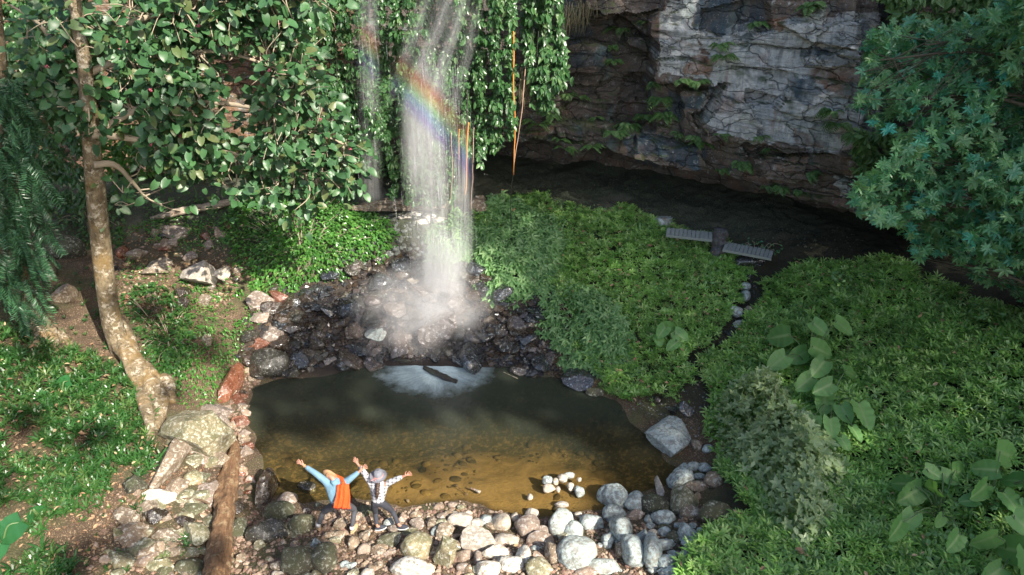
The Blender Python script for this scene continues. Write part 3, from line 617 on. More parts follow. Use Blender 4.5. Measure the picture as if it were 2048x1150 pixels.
(250,1035,52,36,'b','a','weathered brown rock half under the left grass',GL),
(306,1032,50,38,'m','a','dark slanted rock below the oblong lichened block',GL),
(262,1071,56,42,'b','f','flat beige rock with little plants on it',GL),
(368,1043,38,25,'m','a','dark wet rock left of the top of the diagonal slab',GL),
(383,1020,54,28,'k','f','green mossy slab next to the middle of the log',GL),
(352,975,40,30,'b','f','brown flat rock between the grooved slab and the lichened block',GL),
(415,985,40,44,'p','f','brown pink slab leaning at the left side of the log',GL),
(477,1060,38,40,'k','a','dark block pressed against the right side of the log',GL),
(470,1018,36,34,'m','a','brown dark block right of the log below its upper third',GL),
(443,845,34,30,'p','a','pink wedge rock between the huge block and the pool',GL),
(397,550,66,66,'w','a','pale sunlit angular rock in the middle of the left bank',GL),
(440,548,30,32,'w','a','smaller pale rock fragment right of the sunlit angular one',GL),
(313,533,52,34,'b','f','brown flat rock left of the pale sunlit one',GL),
(125,500,76,56,'k','r','big dark dome rock left of the tree trunk',GL),
(94,548,28,36,'b','r','brown oval rock below the big dark dome',GL),
(130,590,34,42,'b','a','brown pointed rock between the two tree trunks',GL),
(351,465,52,28,'p','a','pinkish rock below the fallen white branch',GL),
(414,488,26,18,'p','a','small brown-pink rock near the upper left bush',GL),
(442,464,28,20,'p','a','tiny sunlit pink rock at the left edge of the bush',GL),
(270,510,34,24,'b','r','brown stone in the leaf litter right of the trunk',GL),
(243,505,24,24,'r','r','reddish-brown stone touching the trunk on its right',GL),
(325,492,30,18,'p','a','dull pink stone in the leaf litter under the pinkish rock',GL),
(365,610,34,30,'m','a','dark purplish rock in the shade right of the trunk',GL),
(410,680,28,22,'b','a','brown rock in dark shade inside the small-leaved ground cover',GL),
(310,630,26,34,'m','a','dark brown rock just right of the trunk in shade',GL),
(522,604,50,36,'p','a','wet pink rock at the lower edge of the left bush',GF),
(518,632,44,28,'p','f','cracked pink slab below the wet pink rock',GF),
(546,666,42,34,'p','f','pinkish wet slab above the dark boulder at the pool',GF),
(554,594,46,28,'r','a','rock with a patch of orange moss under the bush',GF),
(518,690,50,24,'r','a','reddish stone above the dark boulder at the pool corner',GF),
(566,640,34,26,'m','a','brown wet stone right of the cracked pink slab',GF),
(536,728,82,60,'d','r','big rounded dark boulder at the upper left corner of the pool',GF),
(626,704,44,22,'s','f','flat dark slab right of the big rounded boulder',GF),
(624,683,42,18,'s','f','flat dark slab lying on the one right of the boulder',GF),
(594,676,36,24,'m','a','small brown slab behind the big rounded boulder',GF),
(876,652,76,76,'q','a','cone-shaped pinkish rock that the waterfall strikes',GF),
(939,712,46,66,'s','f','large tilted slab shining blue at the right of the splash',GF),
(1005,604,38,20,'s','f','blue-shining flat rock right of the cone rock, under leaves',GF),
(970,641,34,19,'b','a','grey-brown rectangular block right of the cone rock',GF),
(751,662,42,36,'g','f','greenish grey flat rock left of the cone rock',GF),
(800,693,54,50,'q','a','broad pinkish block directly above the churned water',GF),
(860,690,30,30,'m','a','wet brown rock between the cone rock and the churned water',GF),
(1158,757,66,42,'s','f','layered fan-shaped slab shining blue at the far right of the rubble',GF),
(1053,690,38,16,'s','f','small flat slab shining light blue in the right rubble',GF),
(1000,668,34,26,'m','a','dark brown block in the middle of the right rubble',GF),
(1060,652,36,24,'m','a','brown ridged rock at the edge of the leafy bush',GF),
(790,625,44,38,'q','a','pale pink rock in the mist left of the cone rock',GF),
(826,560,26,18,'w','a','small bright block in the upper mist',GF),
(745,540,26,14,'b','f','small pale slab at the top of the rubble under the bush',GF),
(960,416,44,42,'b','a','pale brown boulder on the ledge between the dangling roots and the mound',GF),
(1325,447,36,30,'g','a','blue-grey boulder at the left end of the boardwalk',GR),
(1500,523,60,30,'s','r','blue-black smooth boulder below the right end of the boardwalk',GR),
(1496,550,20,22,'s','a','small wet stone at the head of the stream',GR),
(1491,573,20,16,'g','r','top light grey stone of the stepping row in the stream',GR),
(1491,592,18,24,'g','r','tall light grey stone, second from the top of the stepping row',GR),
(1470,624,24,26,'g','a','square blue-grey stone in the bend of the stream',GR),
(1499,624,16,26,'p','a','brownish stone opposite the square blue-grey one in the stream',GR),
(1480,648,24,16,'g','a','low blue-grey stone below the square one in the stream',GR),
(1462,670,30,16,'s','a','dark wet stone in the lower bend of the stream',GR),
(1444,690,24,18,'s','a','last visible blue stone of the stream before the grass closes',GR),
(1190,785,36,18,'k','r','low greenish flat rock at the foot of the grassy mound',GR),
]
for k in RK:
    if not k[2]: continue
    u,v,w,h,mt,st,lab,grp=k
    kw={}
    if lab.startswith('long diagonal'): kw=dict(rz=-.75+.0)
    if lab.startswith('dark drowned'): kw=dict(z=-.12)
    if lab.startswith('big pale wedge'): kw=dict(sink=.42,flat=.6)
    if grp==GI and 'drowned' not in lab: kw=dict(z=.03)
    if lab.startswith('long slanted'): kw=dict(tilt=.3)
    if lab.startswith('large tilted'): kw=dict(tilt=.6,flat=.6)
    if lab.startswith('steep wet red'): kw=dict(tilt=.3,flat=.5)
    if lab.startswith('cone-shaped'): kw=dict(flat=1.0,sink=.35)
    rock(u,v,w*1.06,h*1.06,MR[mt],st,lab,name={'r':'boulder','a':'rock','f':'flat_rock'}[st],group=grp,**kw)
rr=np.random.default_rng(77)
import re
_ANCH=[(k[0],k[1],re.split(r' (?:at|between|above|with|below|left|right|under|against|in|near|touching|of|behind|on|by|directly|cut|standing|leaning|lying|from|pressed|wedged|pointing|apart|running|half|surrounded|emerging|sloping|shining|touching|beside|just|to|that|around|just|opposite|when) ',k[6]+' ')[0].strip()) for k in RK if k[2]>=24 and ' with a' not in k[6]]
def near_label(desc,u,v):
    best=min(_ANCH,key=lambda a:(a[0]-u)**2+(a[1]-v)**2); du,dv=u-best[0],v-best[1]
    side=('right of' if du>0 else 'left of') if abs(du)>abs(dv) else ('below' if dv>0 else 'above')
    return '%s just %s the %s'%(desc,side,best[2])
# broken wet slabs of the rubble below the fall
PILE=[(505,600),(560,570),(640,550),(740,520),(800,505),(960,520),(1000,580),(1080,600),(1090,680),(1140,740),(1180,760),(1150,785),(1040,742),(960,728),(880,718),(700,730),(600,745),(520,750),(490,720)]
G=poly_uv(PILE,210,rr); 
for (u,v) in G:
    w=rr.uniform(20,50); s='d' if rr.random()<.2 else ('s' if rr.random()<.6 else 'm')
    side='left of the splash' if u<760 else ('right of the splash' if u>930 else 'in the mist around the cone rock')
    colr={'s':'blue-black','m':'brown-black','d':'black'}[s]
    if 700<u<930 and rr.random()<.4: s='q'; colr='grey-brown'
    rock(u,v,w,w*rr.uniform(.45,.9),MR[s],'f' if rr.random()<.6 else 'a',near_label('broken %s wet slab'%colr,u,v),name='broken_rock',group=near_label('broken %s slabs'%colr,u,v),rz=0,tilt=rr.uniform(-.6,.6),sink=.22,flat=rr.uniform(.3,.9))
BEACH=[(440,990),(520,1045),(640,1052),(760,1040),(850,1028),(960,1020),(1000,1060),(1200,1050),(1330,1050),(1400,1000),(1450,1040),(1370,1130),(1370,1190),(430,1190)]
LEFTB=[(250,960),(440,880),(440,1190),(150,1190),(200,1060)]
SLP=[(230,450),(480,440),(500,560),(440,640),(230,600)]
for P,n,types,grp,lab in ((BEACH,190,'pbbbwoog','cobbles between the shore boulders','cobble'),(LEFTB,26,'bbpo','small rocks of the left bank','angular rock'),(SLP,24,'pbrm','small rocks of the shaded slope','rock in leaf litter')):
    for (u,v) in poly_uv(P,n,rr):
        t=types[rr.integers(len(types))]
        if min(abs(u-fx)+abs(v-fy) for fx,fy in ((637,1056),(705,1062),(760,1058),(808,1057)))<27: continue
        if P is BEACH and rr.random()<(u-1040)/170: t='g'
        w=rr.uniform(12,30); cn={'p':'pinkish','b':'tan','o':'olive','g':'blue-grey','r':'reddish','m':'dark brown','w':'whitish'}[t]
        rock(u,v,w,w*rr.uniform(.6,.95),MR[t],'r' if (P is BEACH and rr.random()<.5) else 'a',near_label('small %s %s'%(cn,lab),u,v),name='cobble' if P is BEACH else 'small_rock',group=near_label('small %s %ss'%(cn,lab),u,v),sink=.33)
# gravel and fine rubble
def grav(name,P,dens,lo,hi,mat,seed,lift=0):
    r=np.random.default_rng(seed); p=ground_pts(P,dens,r); n=len(p); V,Fc=ICO[1]
    L=[]
    for k in range(6):
        tv=V*1.0; tv=tv*(1+.3*r.normal(size=(len(V),1))*.5)*np.array([1,r.uniform(.6,1),r.uniform(.35,.8)]); s=slice(k,None,6); m_=len(p[s])
        if m_: L.append(scat((tv,[Fc]),p[s]+[0,0,lift],rdir(m_,r)*[1,1,.3],rdir(m_,r,2),r.uniform(lo,hi,m_)*r.choice([.5,.7,1],m_),r.uniform(0,1,m_)))
    return tag(stuffmesh(name,L,mat,smooth=False),kind='stuff')
def gravmat(name,cols,wet=0):
    m=M(name); c=m.ramp(m.attr('rnd'),[(i/(len(cols)-1),k) for i,k in enumerate(cols)]); n=m.noise(m.tc(),25,4); c=m.mix(.7,c,m.ramp(n,[(.3,(.5,.5,.5)),(.7,(1.3,1.3,1.3))]),'MULTIPLY'); m.col(c); m.setb(Roughness=.25 if wet else .9)
    return m.m
gb=gravmat('gravel',[(.14,.09,.06),(.24,.17,.12),(.36,.28,.21),(.2,.11,.08),(.1,.08,.06)])
gcv=gravmat('cave_grit',[(.03,.035,.02),(.09,.10,.06),(.05,.05,.03)])
gw=gravmat('wet_rubble',[(.02,.02,.022),(.06,.05,.045),(.05,.035,.022),(.035,.04,.045)],1)
gg=gravmat('grey_gravel',[(.12,.13,.12),(.22,.24,.22),(.08,.085,.07)])
bd=gravmat('bed_stones',[(.05,.04,.022),(.12,.085,.04),(.20,.14,.07),(.07,.05,.028)])
grav('gravel',BEACH,170,.03,.075,gb,1); grav('gravel',LEFTB,60,.03,.07,gb,2); grav('rubble',PILE,190,.06,.17,gw,3); grav('gravel',SLP,40,.03,.08,gb,4)
grav('gravel',[(1230,800),(1350,750),(1420,800),(1400,900),(1340,880),(1290,840)],80,.02,.05,gg,5); grav('gravel',[(1440,690),(1480,560),(1520,540),(1510,620),(1460,720),(1400,790),(1380,760)],90,.03,.08,gw,6)
grav('rubble',[(640,560),(700,440),(830,420),(960,430),(980,520),(740,540)],50,.05,.13,gg,8)
grav('gravel',[(980,345),(1200,350),(1500,400),(1750,480),(1700,520),(1300,445),(1000,405)],50,.015,.05,gcv,10)
for (u,v) in poly_uv([(330,860),(440,850),(450,960),(430,1160),(200,1160),(260,1010),(330,960)],46,rr):
    t='bobokp'[rr.integers(6)]; w=rr.uniform(34,62); cn={'p':'pinkish','b':'tan','o':'olive','k':'dark mossy'}[t]
    rock(u,v,w,w*rr.uniform(.4,.75),MR[t],'f' if rr.random()<.6 else 'a',near_label('%s slab'%cn,u,v),name='flat_rock',group=near_label('%s slabs'%cn,u,v),sink=.35,rz=0,tilt=rr.uniform(-.3,.3),flat=rr.uniform(.4,.8))
RING=[(468,770),(500,735),(512,760),(492,830),(505,880),(498,940),(510,1000),(490,1010),(476,940),(470,880),(440,850)]
grav('gravel',RING,260,.03,.09,gb,31)
for (u,v) in poly_uv(RING,26,rr):
    t='rpmb'[rr.integers(4)]; w=rr.uniform(14,34); cn={'p':'pink','b':'tan','r':'reddish','m':'dark brown'}[t]
    rock(u,v,w,w*rr.uniform(.5,.8),MR[t],'a',near_label('wet %s fragment'%cn,u,v),name='broken_rock',group=near_label('wet %s fragments'%cn,u,v),sink=.3)
# stones on the pool bed
r=np.random.default_rng(9); n=2600; x=r.uniform(-6.5,5,n); y=r.uniform(9,16.5,n); z=gz(x,y); k=(z<-.03)&(fbm(np.stack([x,y,x*0],-1)*.9,2,5)>-.05); p=np.stack([x,y,z-.02],-1)[k]; n=len(p); V,Fc=ICO[2]
sz=r.uniform(.04,.15,n)*r.choice([.35,.5,.7,1.2],n)
tag(stuffmesh('bed_stones',[scat((V*(1+.12*fbm(V*2,2,3))[:,None]*[1,.75,.45],[Fc]),p,rdir(n,r)*[1,1,.1],rdir(n,r,3),sz,r.uniform(0,1,n))],bd),kind='stuff')
grav('gravel',[(500,1005),(560,1008),(700,1015),(860,1005),(960,1010),(1100,1025),(1200,1030),(1200,1055),(1000,1050),(850,1045),(640,1055),(500,1050)],230,.02,.07,gb,21)
# leaf litter
lm=leafmat('litter',[(.10,.05,.03),(.22,.12,.07),(.32,.2,.12),(.4,.3,.18)],.8,.05)
L=[]
for P,dn in ((SLP,90),(LEFTB,50),([(-200,640),(300,700),(300,1000),(150,1190),(-200,1190)],70),(BEACH,14)):
    p=ground_pts(P,dn,r); n=len(p); L.append(scat(lance(.25,.1,.1),p+[0,0,.02],rdir(n,r)*[1,1,.3],rdir(n,r,1.5),r.uniform(.05,.13,n),r.uniform(0,1,n)))
tag(stuffmesh('leaf_litter',L,lm,smooth=False),kind='stuff')
# ================================================================ LOGS
def barkmat(name,c1,c2,c3,wet=0,sc=1):
    m=M(name); s=m.tc(); f=m.noise(m.mapn(s,(9*sc,9*sc,1.2*sc)),2.4,6,.7,.4); c=m.mix(m.ramp(f,[(.35,0),(.65,1)]),c1,c2); g=m.noise(s,5*sc,6,.7); c=m.mix(m.ramp(g,[(.52,0),(.62,.85)]),c,c3)
    c=m.mix(m.ramp(m.noise(s,22*sc,5,.7),[(.32,.8),(.45,0)]),c,tuple(x*.3 for x in c1)); m.col(c); m.setb(Roughness=.35 if wet else .9); m.bump(m.math('ADD',f,m.noise(s,20*sc,5,.7)),1,.04); return m.m
def log(name,P,R,mat,label,cat='log',seg=20,rough=.35,n=60,seed=3,flat=None):
    P=spline(P,n); c=P.mean(0); R=np.interp(np.linspace(0,1,n),np.linspace(0,1,len(R)),R)
    # local frame with z along the log so that the bark grain follows it
    d=Vector(P[-1]-P[0]).normalized(); q=d.to_track_quat('Z','Y'); Mi=np.array(q.to_matrix().transposed()); Lc=(P-c)@Mi.T
    V,Fs,rn=tube(Lc,R,seg,rough,seed); V=V+.02*fbm(V*9,3,seed)[:,None]*nrmz(V*[1,1,0])
    o=link(name,mkmesh(name,V,Fs,True),mat,None,tuple(c)); o.rotation_euler=q.to_euler(); tag(o,label,cat); return o
a=hit(471,893)[0]; b=hit(455,1010)[0]; c_=hit(441,1160)[0]; e_=hit(432,1260)[0]
rl=.165
log('log',[a+[0,0,.02],b+[0,0,.22],c_+[0,0,.3],e_+[0,0,.35]],[.13,.21,.23,.23,.22],barkmat('rotten_wood',(.12,.06,.028),(.27,.155,.075),(.38,.27,.15),0,1),'long rotten orange-brown log lying from the pool edge to the bottom of the picture',rough=.28,n=130,seg=34)
log('log',[atz(848,735,.06),atz(880,750,.10),atz(914,764,.02)],[.06,.085,.07],barkmat('wet_wood',(.02,.018,.014),(.05,.045,.035),(.07,.08,.05),1),'short dark wet log floating in the churned white water',n=16,seg=10)
log('branch',[atz(783,716,.03),atz(803,721,.08),atz(822,722,.04)],[.05,.07,.05],bpy.data.materials['wet_wood'],'dark branch stub at the left end of the churned white water',cat='branch',n=12,seg=8)
pw=barkmat('pale_wood',(.33,.27,.2),(.5,.43,.34),(.2,.1,.06))
log('fallen_branch',[hit(303,441)[0]+[0,0,.06],hit(360,436)[0]+[0,0,.2],hit(440,420)[0]+[0,0,.2],hit(525,408)[0]+[0,0,.22]],[.05,.13,.11,.09],pw,'long bleached fallen trunk above the left bank, under the big-leaved tree',cat='fallen trunk',n=40,seg=12)
log('stick',[atz(940,976,.02),atz(960,984,.05)],[.03,.04],pw,'short pale stick floating in the sunny shallows',cat='stick',n=8,seg=6)
log('twig',[atz(1007,744,.05),atz(1020,750,.04),atz(1035,757,.05)],[.008,.014,.01],pw,'thin pale twig at the edge of the pool right of the splash',cat='twig',n=8,seg=5)
log('twig',[atz(910,968,.02),atz(926,982,-.02),atz(935,990,.02)],[.01,.014,.01],barkmat('twigwood',(.1,.06,.03),(.2,.13,.08),(.2,.13,.08)),'thin brown twig in the sunny shallows left of the pale stick',cat='twig',n=8,seg=5)
log('dead_branch',[hit(352,1000)[0]+[0,0,.05],hit(400,1012)[0]+[0,0,.2],hit(425,1024)[0]+[0,0,.25]],[.012,.02,.02],bpy.data.materials['twigwood'],'thin dry branch lying from the lichened block to the log',cat='branch',n=12,seg=6)
# ================================================================ BOARDWALK, STUMP, LEDGE
pm_=M('plank_wood'); s=pm_.tc(); f=pm_.noise(pm_.mapn(s,(14,2,2)),3,5); pm_.col(pm_.mix(f,(.17,.19,.18),(.34,.38,.36))); pm_.setb(Roughness=.8)
def boardwalk(u0,v0,u1,v1,z,wd,label,nb):
    a=atz(u0,v0,z); b=atz(u1,v1,z); d=b-a; L=np.linalg.norm(d[:2]); an=math.atan2(d[1],d[0])
    e=empty('boardwalk',tuple(a),an); tag(e,label,'boardwalk','planked walk sections behind the grassy mound')
    pwid=L/nb
    for k in range(nb):
        bm=bmesh.new(); bmesh.ops.create_cube(bm,size=1); bmesh.ops.scale(bm,vec=(pwid*.86,wd,.035),verts=bm.verts); bmesh.ops.translate(bm,vec=((k+.5)*pwid,random.uniform(-.02,.02),random.uniform(-.004,.004)),verts=bm.verts)
        bmesh.ops.bevel(bm,geom=bm.edges[:],offset=.004,segments=1); me=bpy.data.meshes.new('plank'); bm.to_mesh(me); bm.free(); link('plank',me,pm_.m if True else None,e)
    for sy in (-1,1):
        bm=bmesh.new(); bmesh.ops.create_cube(bm,size=1); bmesh.ops.scale(bm,vec=(L,.06,.06),verts=bm.verts); bmesh.ops.translate(bm,vec=(L/2,sy*wd*.36,-.05),verts=bm.verts); me=bpy.data.meshes.new('beam'); bm.to_mesh(me); bm.free(); link('beam',me,pm_.m,e)
random.seed(4)
boardwalk(1333,463,1425,473,2.93,.55,'pale blue-grey planked walk left of the stump behind the grassy mound',11)
boardwalk(1448,492,1545,510,2.75,.55,'pale planked walk right of the stump, leading to the dark boulder',12)
sp_=hit(1434,505)[0]; V=spline([sp_+[0,0,-.2],sp_+[0,0,.25],sp_+[.02,0,.55],sp_+[.03,.02,.78]],24)
st=barkmat('stump_wood',(.05,.05,.055),(.15,.16,.17),(.12,.08,.06)); v_,f_,_=tube(V-sp_,np.interp(np.linspace(0,1,24),[0,.4,1],[.24,.21,.19]),18,.35,6); o=link('tree_stump',mkmesh('tree_stump',v_,f_),st,None,tuple(sp_)); tag(o,'dark weathered tree stump standing between the two walk sections','stump')
# long rock ledge with flat stones behind the left bush
a=atz(690,404,3.05); b=atz(905,414,3.0); V,Fc=ICO[4]
P,_=rockverts(4242,'f',5); o=link('rock_ledge',mkmesh('rock_ledge',P*[np.linalg.norm(b-a)/2,.35,.22],[Fc],False),MR['b'],None,tuple((a+b)/2)); tag(o,'long flat dark ledge behind the bush at the foot of the leaf curtain','rock ledge')
for k,(u,v,lb) in enumerate([(808,433,'leftmost flat sunlit stone'),(832,428,'upper flat sunlit stone'),(858,432,'middle flat sunlit stone'),(880,440,'rightmost flat sunlit stone'),(845,442,'lowest flat sunlit stone')]):
    rock(u,v,30,12,MR['l'],'f',lb+' below the rock ledge, in the mist',name='flat_stone',group='flat sunlit stones below the ledge')
# ================================================================ VEGETATION
rp=np.random.default_rng(21)
G_gnd=[(.03,.075,.02),(.045,.12,.03),(.07,.17,.045),(.05,.14,.035),(.10,.20,.06)]
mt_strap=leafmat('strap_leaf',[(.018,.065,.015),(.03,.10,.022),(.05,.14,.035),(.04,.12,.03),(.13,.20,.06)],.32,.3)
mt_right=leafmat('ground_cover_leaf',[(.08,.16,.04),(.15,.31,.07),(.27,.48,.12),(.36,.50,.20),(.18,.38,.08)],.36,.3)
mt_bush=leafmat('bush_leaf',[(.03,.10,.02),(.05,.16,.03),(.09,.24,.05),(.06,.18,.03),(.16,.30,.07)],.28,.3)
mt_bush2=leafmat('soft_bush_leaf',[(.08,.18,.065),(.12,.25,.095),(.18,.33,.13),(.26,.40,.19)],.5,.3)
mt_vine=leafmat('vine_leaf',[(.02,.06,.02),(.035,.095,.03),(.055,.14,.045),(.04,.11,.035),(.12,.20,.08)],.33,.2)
mt_big=leafmat('broad_leaf',[(.028,.075,.030),(.040,.105,.040),(.055,.135,.05),(.032,.09,.034),(.05,.125,.045),(.11,.13,.05)],.42,.15)
mt_rt=leafmat('right_tree_leaf',[(.04,.15,.08),(.08,.23,.10),(.15,.30,.12),(.09,.25,.12),(.17,.30,.14),(.05,.29,.22)],.33,.25,.45)  # last teal tone paints blue sky sheen into some leaves
mt_shrub=leafmat('shrub_leaf',[(.18,.25,.11),(.25,.34,.16),(.32,.41,.22),(.22,.31,.15),(.42,.50,.30)],.4,.3)
def veined(m_):
    t=m_.node_tree; b=t.nodes['Principled BSDF']; src=b.inputs['Base Color'].links[0].from_socket; a=t.nodes.new('ShaderNodeAttribute'); a.attribute_name='vein'; r_=t.nodes.new('ShaderNodeValToRGB'); r_.color_ramp.elements[0].position=.80; r_.color_ramp.elements[1].position=.97; x=t.nodes.new('ShaderNodeMix'); x.data_type='RGBA'; t.links.new(a.outputs['Fac'],r_.inputs[0]); t.links.new(r_.outputs[0],x.inputs[0]); t.links.new(src,x.inputs[6]); x.inputs[7].default_value=(.26,.38,.16,1); t.links.new(x.outputs[2],b.inputs['Base Color']); return m_
mt_aloc=leafmat('elephant_ear_leaf',[(.11,.25,.08),(.15,.31,.10),(.20,.37,.13)],.42,.35,.35)
veined(mt_aloc); mt_fern=leafmat('fern_leaf',[(.06,.13,.04),(.10,.20,.065),(.15,.26,.10)],.5,.3)
mt_dkfern=leafmat('dark_frond',[(.02,.06,.03),(.035,.10,.045),(.06,.15,.07)],.35,.1)
mt_dkt=plain('dark_twig',(.07,.06,.04),.8); mt_stem=plain('stem',(.10,.16,.06),.5); mt_twig=plain('twig',(.30,.25,.18),.8); mt_root=plain('orange_root',(.50,.20,.04),.8); mt_root2=plain('pale_root',(.36,.24,.18),.8); mt_droot=plain('dark_root',(.03,.028,.022),.8); mt_hang=plain('hanging_roots',(.20,.18,.10),.9)
# ground cover of strap-leaved rosettes
def rosettes(name,P,dens,size,mat,seed,nz=None,lift=(.02,.2),nl=8,tilt=.55,w=.085,arch=.3,up=1.6):
    r=np.random.default_rng(seed); p=ground_pts(P,dens,r,nz); n=len(p); p=p.copy()
    hgt=lift[0]+(lift[1]-lift[0])*(.5+.5*fbm(p*np.array([.8,.8,0]),2,6))*r.uniform(.5,1.15,n); p[:,2]+=hgt
    L=[]
    for k in range(6):
        s=slice(k,None,6); q=p[s]; m_=len(q)
        if m_: L.append(scat(whorl(nl,blade(w,arch),tilt,r,.45),q,rdir(m_,r)*[1,1,.2],rdir(m_,r)*.45+[0,-.1,1.0*up/1.6],size*r.uniform(.65,1.25,m_),r.uniform(0,1,m_)))
    return tag(stuffmesh(name,L,mat,smooth=False),kind='stuff')
LSTRAP=[(-320,690),(40,655),(130,690),(210,730),(280,770),(312,830),(322,900),(300,960),(240,960),(215,1040),(170,1090),(150,1200),(-320,1260)]
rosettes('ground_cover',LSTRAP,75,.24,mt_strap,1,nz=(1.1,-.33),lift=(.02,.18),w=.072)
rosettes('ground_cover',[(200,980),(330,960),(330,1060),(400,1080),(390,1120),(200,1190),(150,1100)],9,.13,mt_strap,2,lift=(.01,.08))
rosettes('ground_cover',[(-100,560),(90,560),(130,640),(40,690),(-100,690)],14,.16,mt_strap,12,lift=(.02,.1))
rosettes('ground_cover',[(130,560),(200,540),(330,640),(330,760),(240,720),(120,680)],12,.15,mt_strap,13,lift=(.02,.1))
MOUND=[(945,440),(1010,402),(1100,410),(1180,432),(1240,418),(1320,458),(1420,482),(1490,505),(1505,545),(1478,600),(1448,650),(1432,690),(1395,725),(1385,775),(1330,805),(1235,796),(1190,755),(1150,660),(1100,580),(1020,520)]
rosettes('ground_cover',MOUND,190,.165,mt_right,3,lift=(.03,.36),nl=7,w=.10,tilt=.4)
SLOPE=[(1560,548),(1660,525),(1800,550),(1950,600),(2100,640),(2420,700),(2420,1300),(1350,1300),(1352,1150),(1385,1080),(1440,1040),(1480,1030),(1440,960),(1415,860),(1412,790),(1405,745),(1455,690),(1508,620),(1515,575)]
rosettes('ground_cover',SLOPE,150,.20,mt_right,4,lift=(.03,.42),nl=8,w=.095,tilt=.35)
rosettes('ground_cover',[(1180,760),(1330,800),(1400,790),(1390,850),(1320,830),(1240,800)],30,.09,mt_right,5,lift=(.01,.05),nl=6,nz=(2,-.1))
rosettes('ground_cover',[(1500,520),(1620,500),(1900,560),(2050,620),(1900,600),(1700,540)],9,.15,mt_right,6,lift=(.01,.1),nz=(1.5,0))
# leafy bushes as domes over the ground
def bush(name,P,dens,H,tmpl,size,mat,seed,label,cat='bush',ax_up=-.3,edge=.7,stuff=False,nup=.9,twigs=60,nz=None,vol=.55,grp=None):
    r=np.random.default_rng(seed); p=ground_pts(P,dens,r,nz); 
    ws=np.array([hit(u,v)[0][:2] for u,v in P]); sd=-sdpoly(p[:,0],p[:,1],ws); sd=np.maximum(sd,.02)
    Hh=H*np.minimum(1,sd/edge)**.6*(.72+.45*fbm(p*np.array([1.1,1.1,0]),3,seed)); n=len(p); f=1-r.uniform(0,vol,n)**1.6
    q=p.copy(); q[:,2]+=np.maximum(.03,Hh*f); q+=r.normal(size=(n,3))*.04
    # outward direction: away from the bush axis and up
    c=ws.mean(0); out=np.concatenate([q[:,:2]-c,np.zeros((n,1))],1); out=nrmz(out)*.8; out[:,1]-=.35
    L=[]
    T=tmpl if isinstance(tmpl,list) else [tmpl]
    for k,t in enumerate(T):
        s=slice(k,None,len(T)); m_=len(q[s]); d=rdir(m_,r)*.8+out[s]; d[:,2]+=ax_up
        L.append(scat(t,q[s],d,rdir(m_,r)*.55+[0,-.25,nup]+out[s]*.3,size*r.uniform(.6,1.3,m_),np.clip(r.uniform(0,1,m_)*.75+.25*(f[s]>.8),0,1)))
    if stuff: return tag(stuffmesh(name,L,mat,smooth=False),kind='stuff')
    cz=gz(c[0],c[1]); e=empty(name,(c[0],c[1],float(cz))); tag(e,label,cat,grp)
    o=stuffmesh('foliage',L,mat,e,False); o.location=(-c[0],-c[1],-float(cz))
    TL=[]
    for k in r.integers(0,n,min(twigs,n)):
        g=p[k]; b=g*.4+np.array([c[0],c[1],float(gz(c[0]*.6+g[0]*.4,c[1]*.6+g[1]*.4))])*.6; b[2]=float(gz(b[0],b[1])); TL.append(tube(spline([b,(b+q[k])/2+[0,0,.12],q[k]],7),np.linspace(.014,.005,7),5))
    if TL: o=stuffmesh('stems',TL,mt_twig,e); o.location=(-c[0],-c[1],-float(cz))
    return e
lf_small=lance(.26,.15); palm5=whorl(5,lance(.2,.25),-.25,rp,.15); palm3=whorl(3,lance(.25,.3),-.45,rp,.3)
bush('seedlings',MOUND,26,.42,palm3,.13,mt_bush2,81,'',stuff=True,nz=(.9,.05),twigs=0)
bush('seedlings',SLOPE,22,.5,[palm3,lance(.3,.2)],.15,mt_bush2,82,'',stuff=True,nz=(.7,.12),twigs=0)
_r=np.random.default_rng(83); _L=[]
for _P in (MOUND,SLOPE,LSTRAP):
    _p=ground_pts(_P,7,_r); _n=len(_p); _p[:,2]+=_r.uniform(.12,.42,_n); _L.append(scat(lance(.25,.2,.1),_p,rdir(_n,_r)*[1,1,.4],rdir(_n,_r,1.),_r.uniform(.07,.15,_n),_r.uniform(.3,1,_n)))
tag(stuffmesh('dead_leaves',_L,bpy.data.materials['litter'],smooth=False),kind='stuff')
bush('bush',[(432,470),(455,425),(500,402),(600,400),(700,408),(775,440),(800,480),(765,530),(700,548),(640,560),(590,585),(540,592),(500,560),(455,515)],430,.62,lf_small,.135,mt_bush,31,'bright sunlit glossy small-leaved bush hanging over the rubble left of the waterfall',twigs=80)
bush('bush',[(845,480),(860,450),(910,428),(945,440),(955,500),(930,540),(880,560),(850,530)],200,.5,palm5,.2,mt_bush2,32,'small pale bush in the mist directly behind the lower waterfall',twigs=30)
bush('bush',[(945,520),(935,470),(955,430),(1000,398),(1060,410),(1115,440),(1140,500),(1120,560),(1080,600),(1030,612),(980,600),(955,560)],260,.65,palm5,.19,mt_bush2,33,'soft green palmate-leaved bush just right of the lower waterfall, under the dark hanging root',twigs=40)
bush('bush',[(1075,620),(1120,570),(1180,575),(1240,620),(1275,680),(1270,740),(1215,765),(1150,745),(1110,700),(1080,665)],240,.5,palm5,.18,mt_bush2,34,'soft green palmate-leaved bush spilling over the right rubble at the toe of the mound',twigs=40)
bush('creeping_leaves',[(432,600),(470,565),(505,570),(528,640),(505,720),(470,770),(420,812),(345,800),(300,700),(285,630),(330,600),(385,590)],330,.22,lf_small,.085,mt_bush,35,'',stuff=True,nz=(1.3,-.25))
bush('creeping_leaves',[(225,460),(330,430),(440,440),(430,500),(300,480),(230,490)],230,.3,lf_small,.10,mt_bush,36,'',stuff=True,nz=(1.2,-.15))
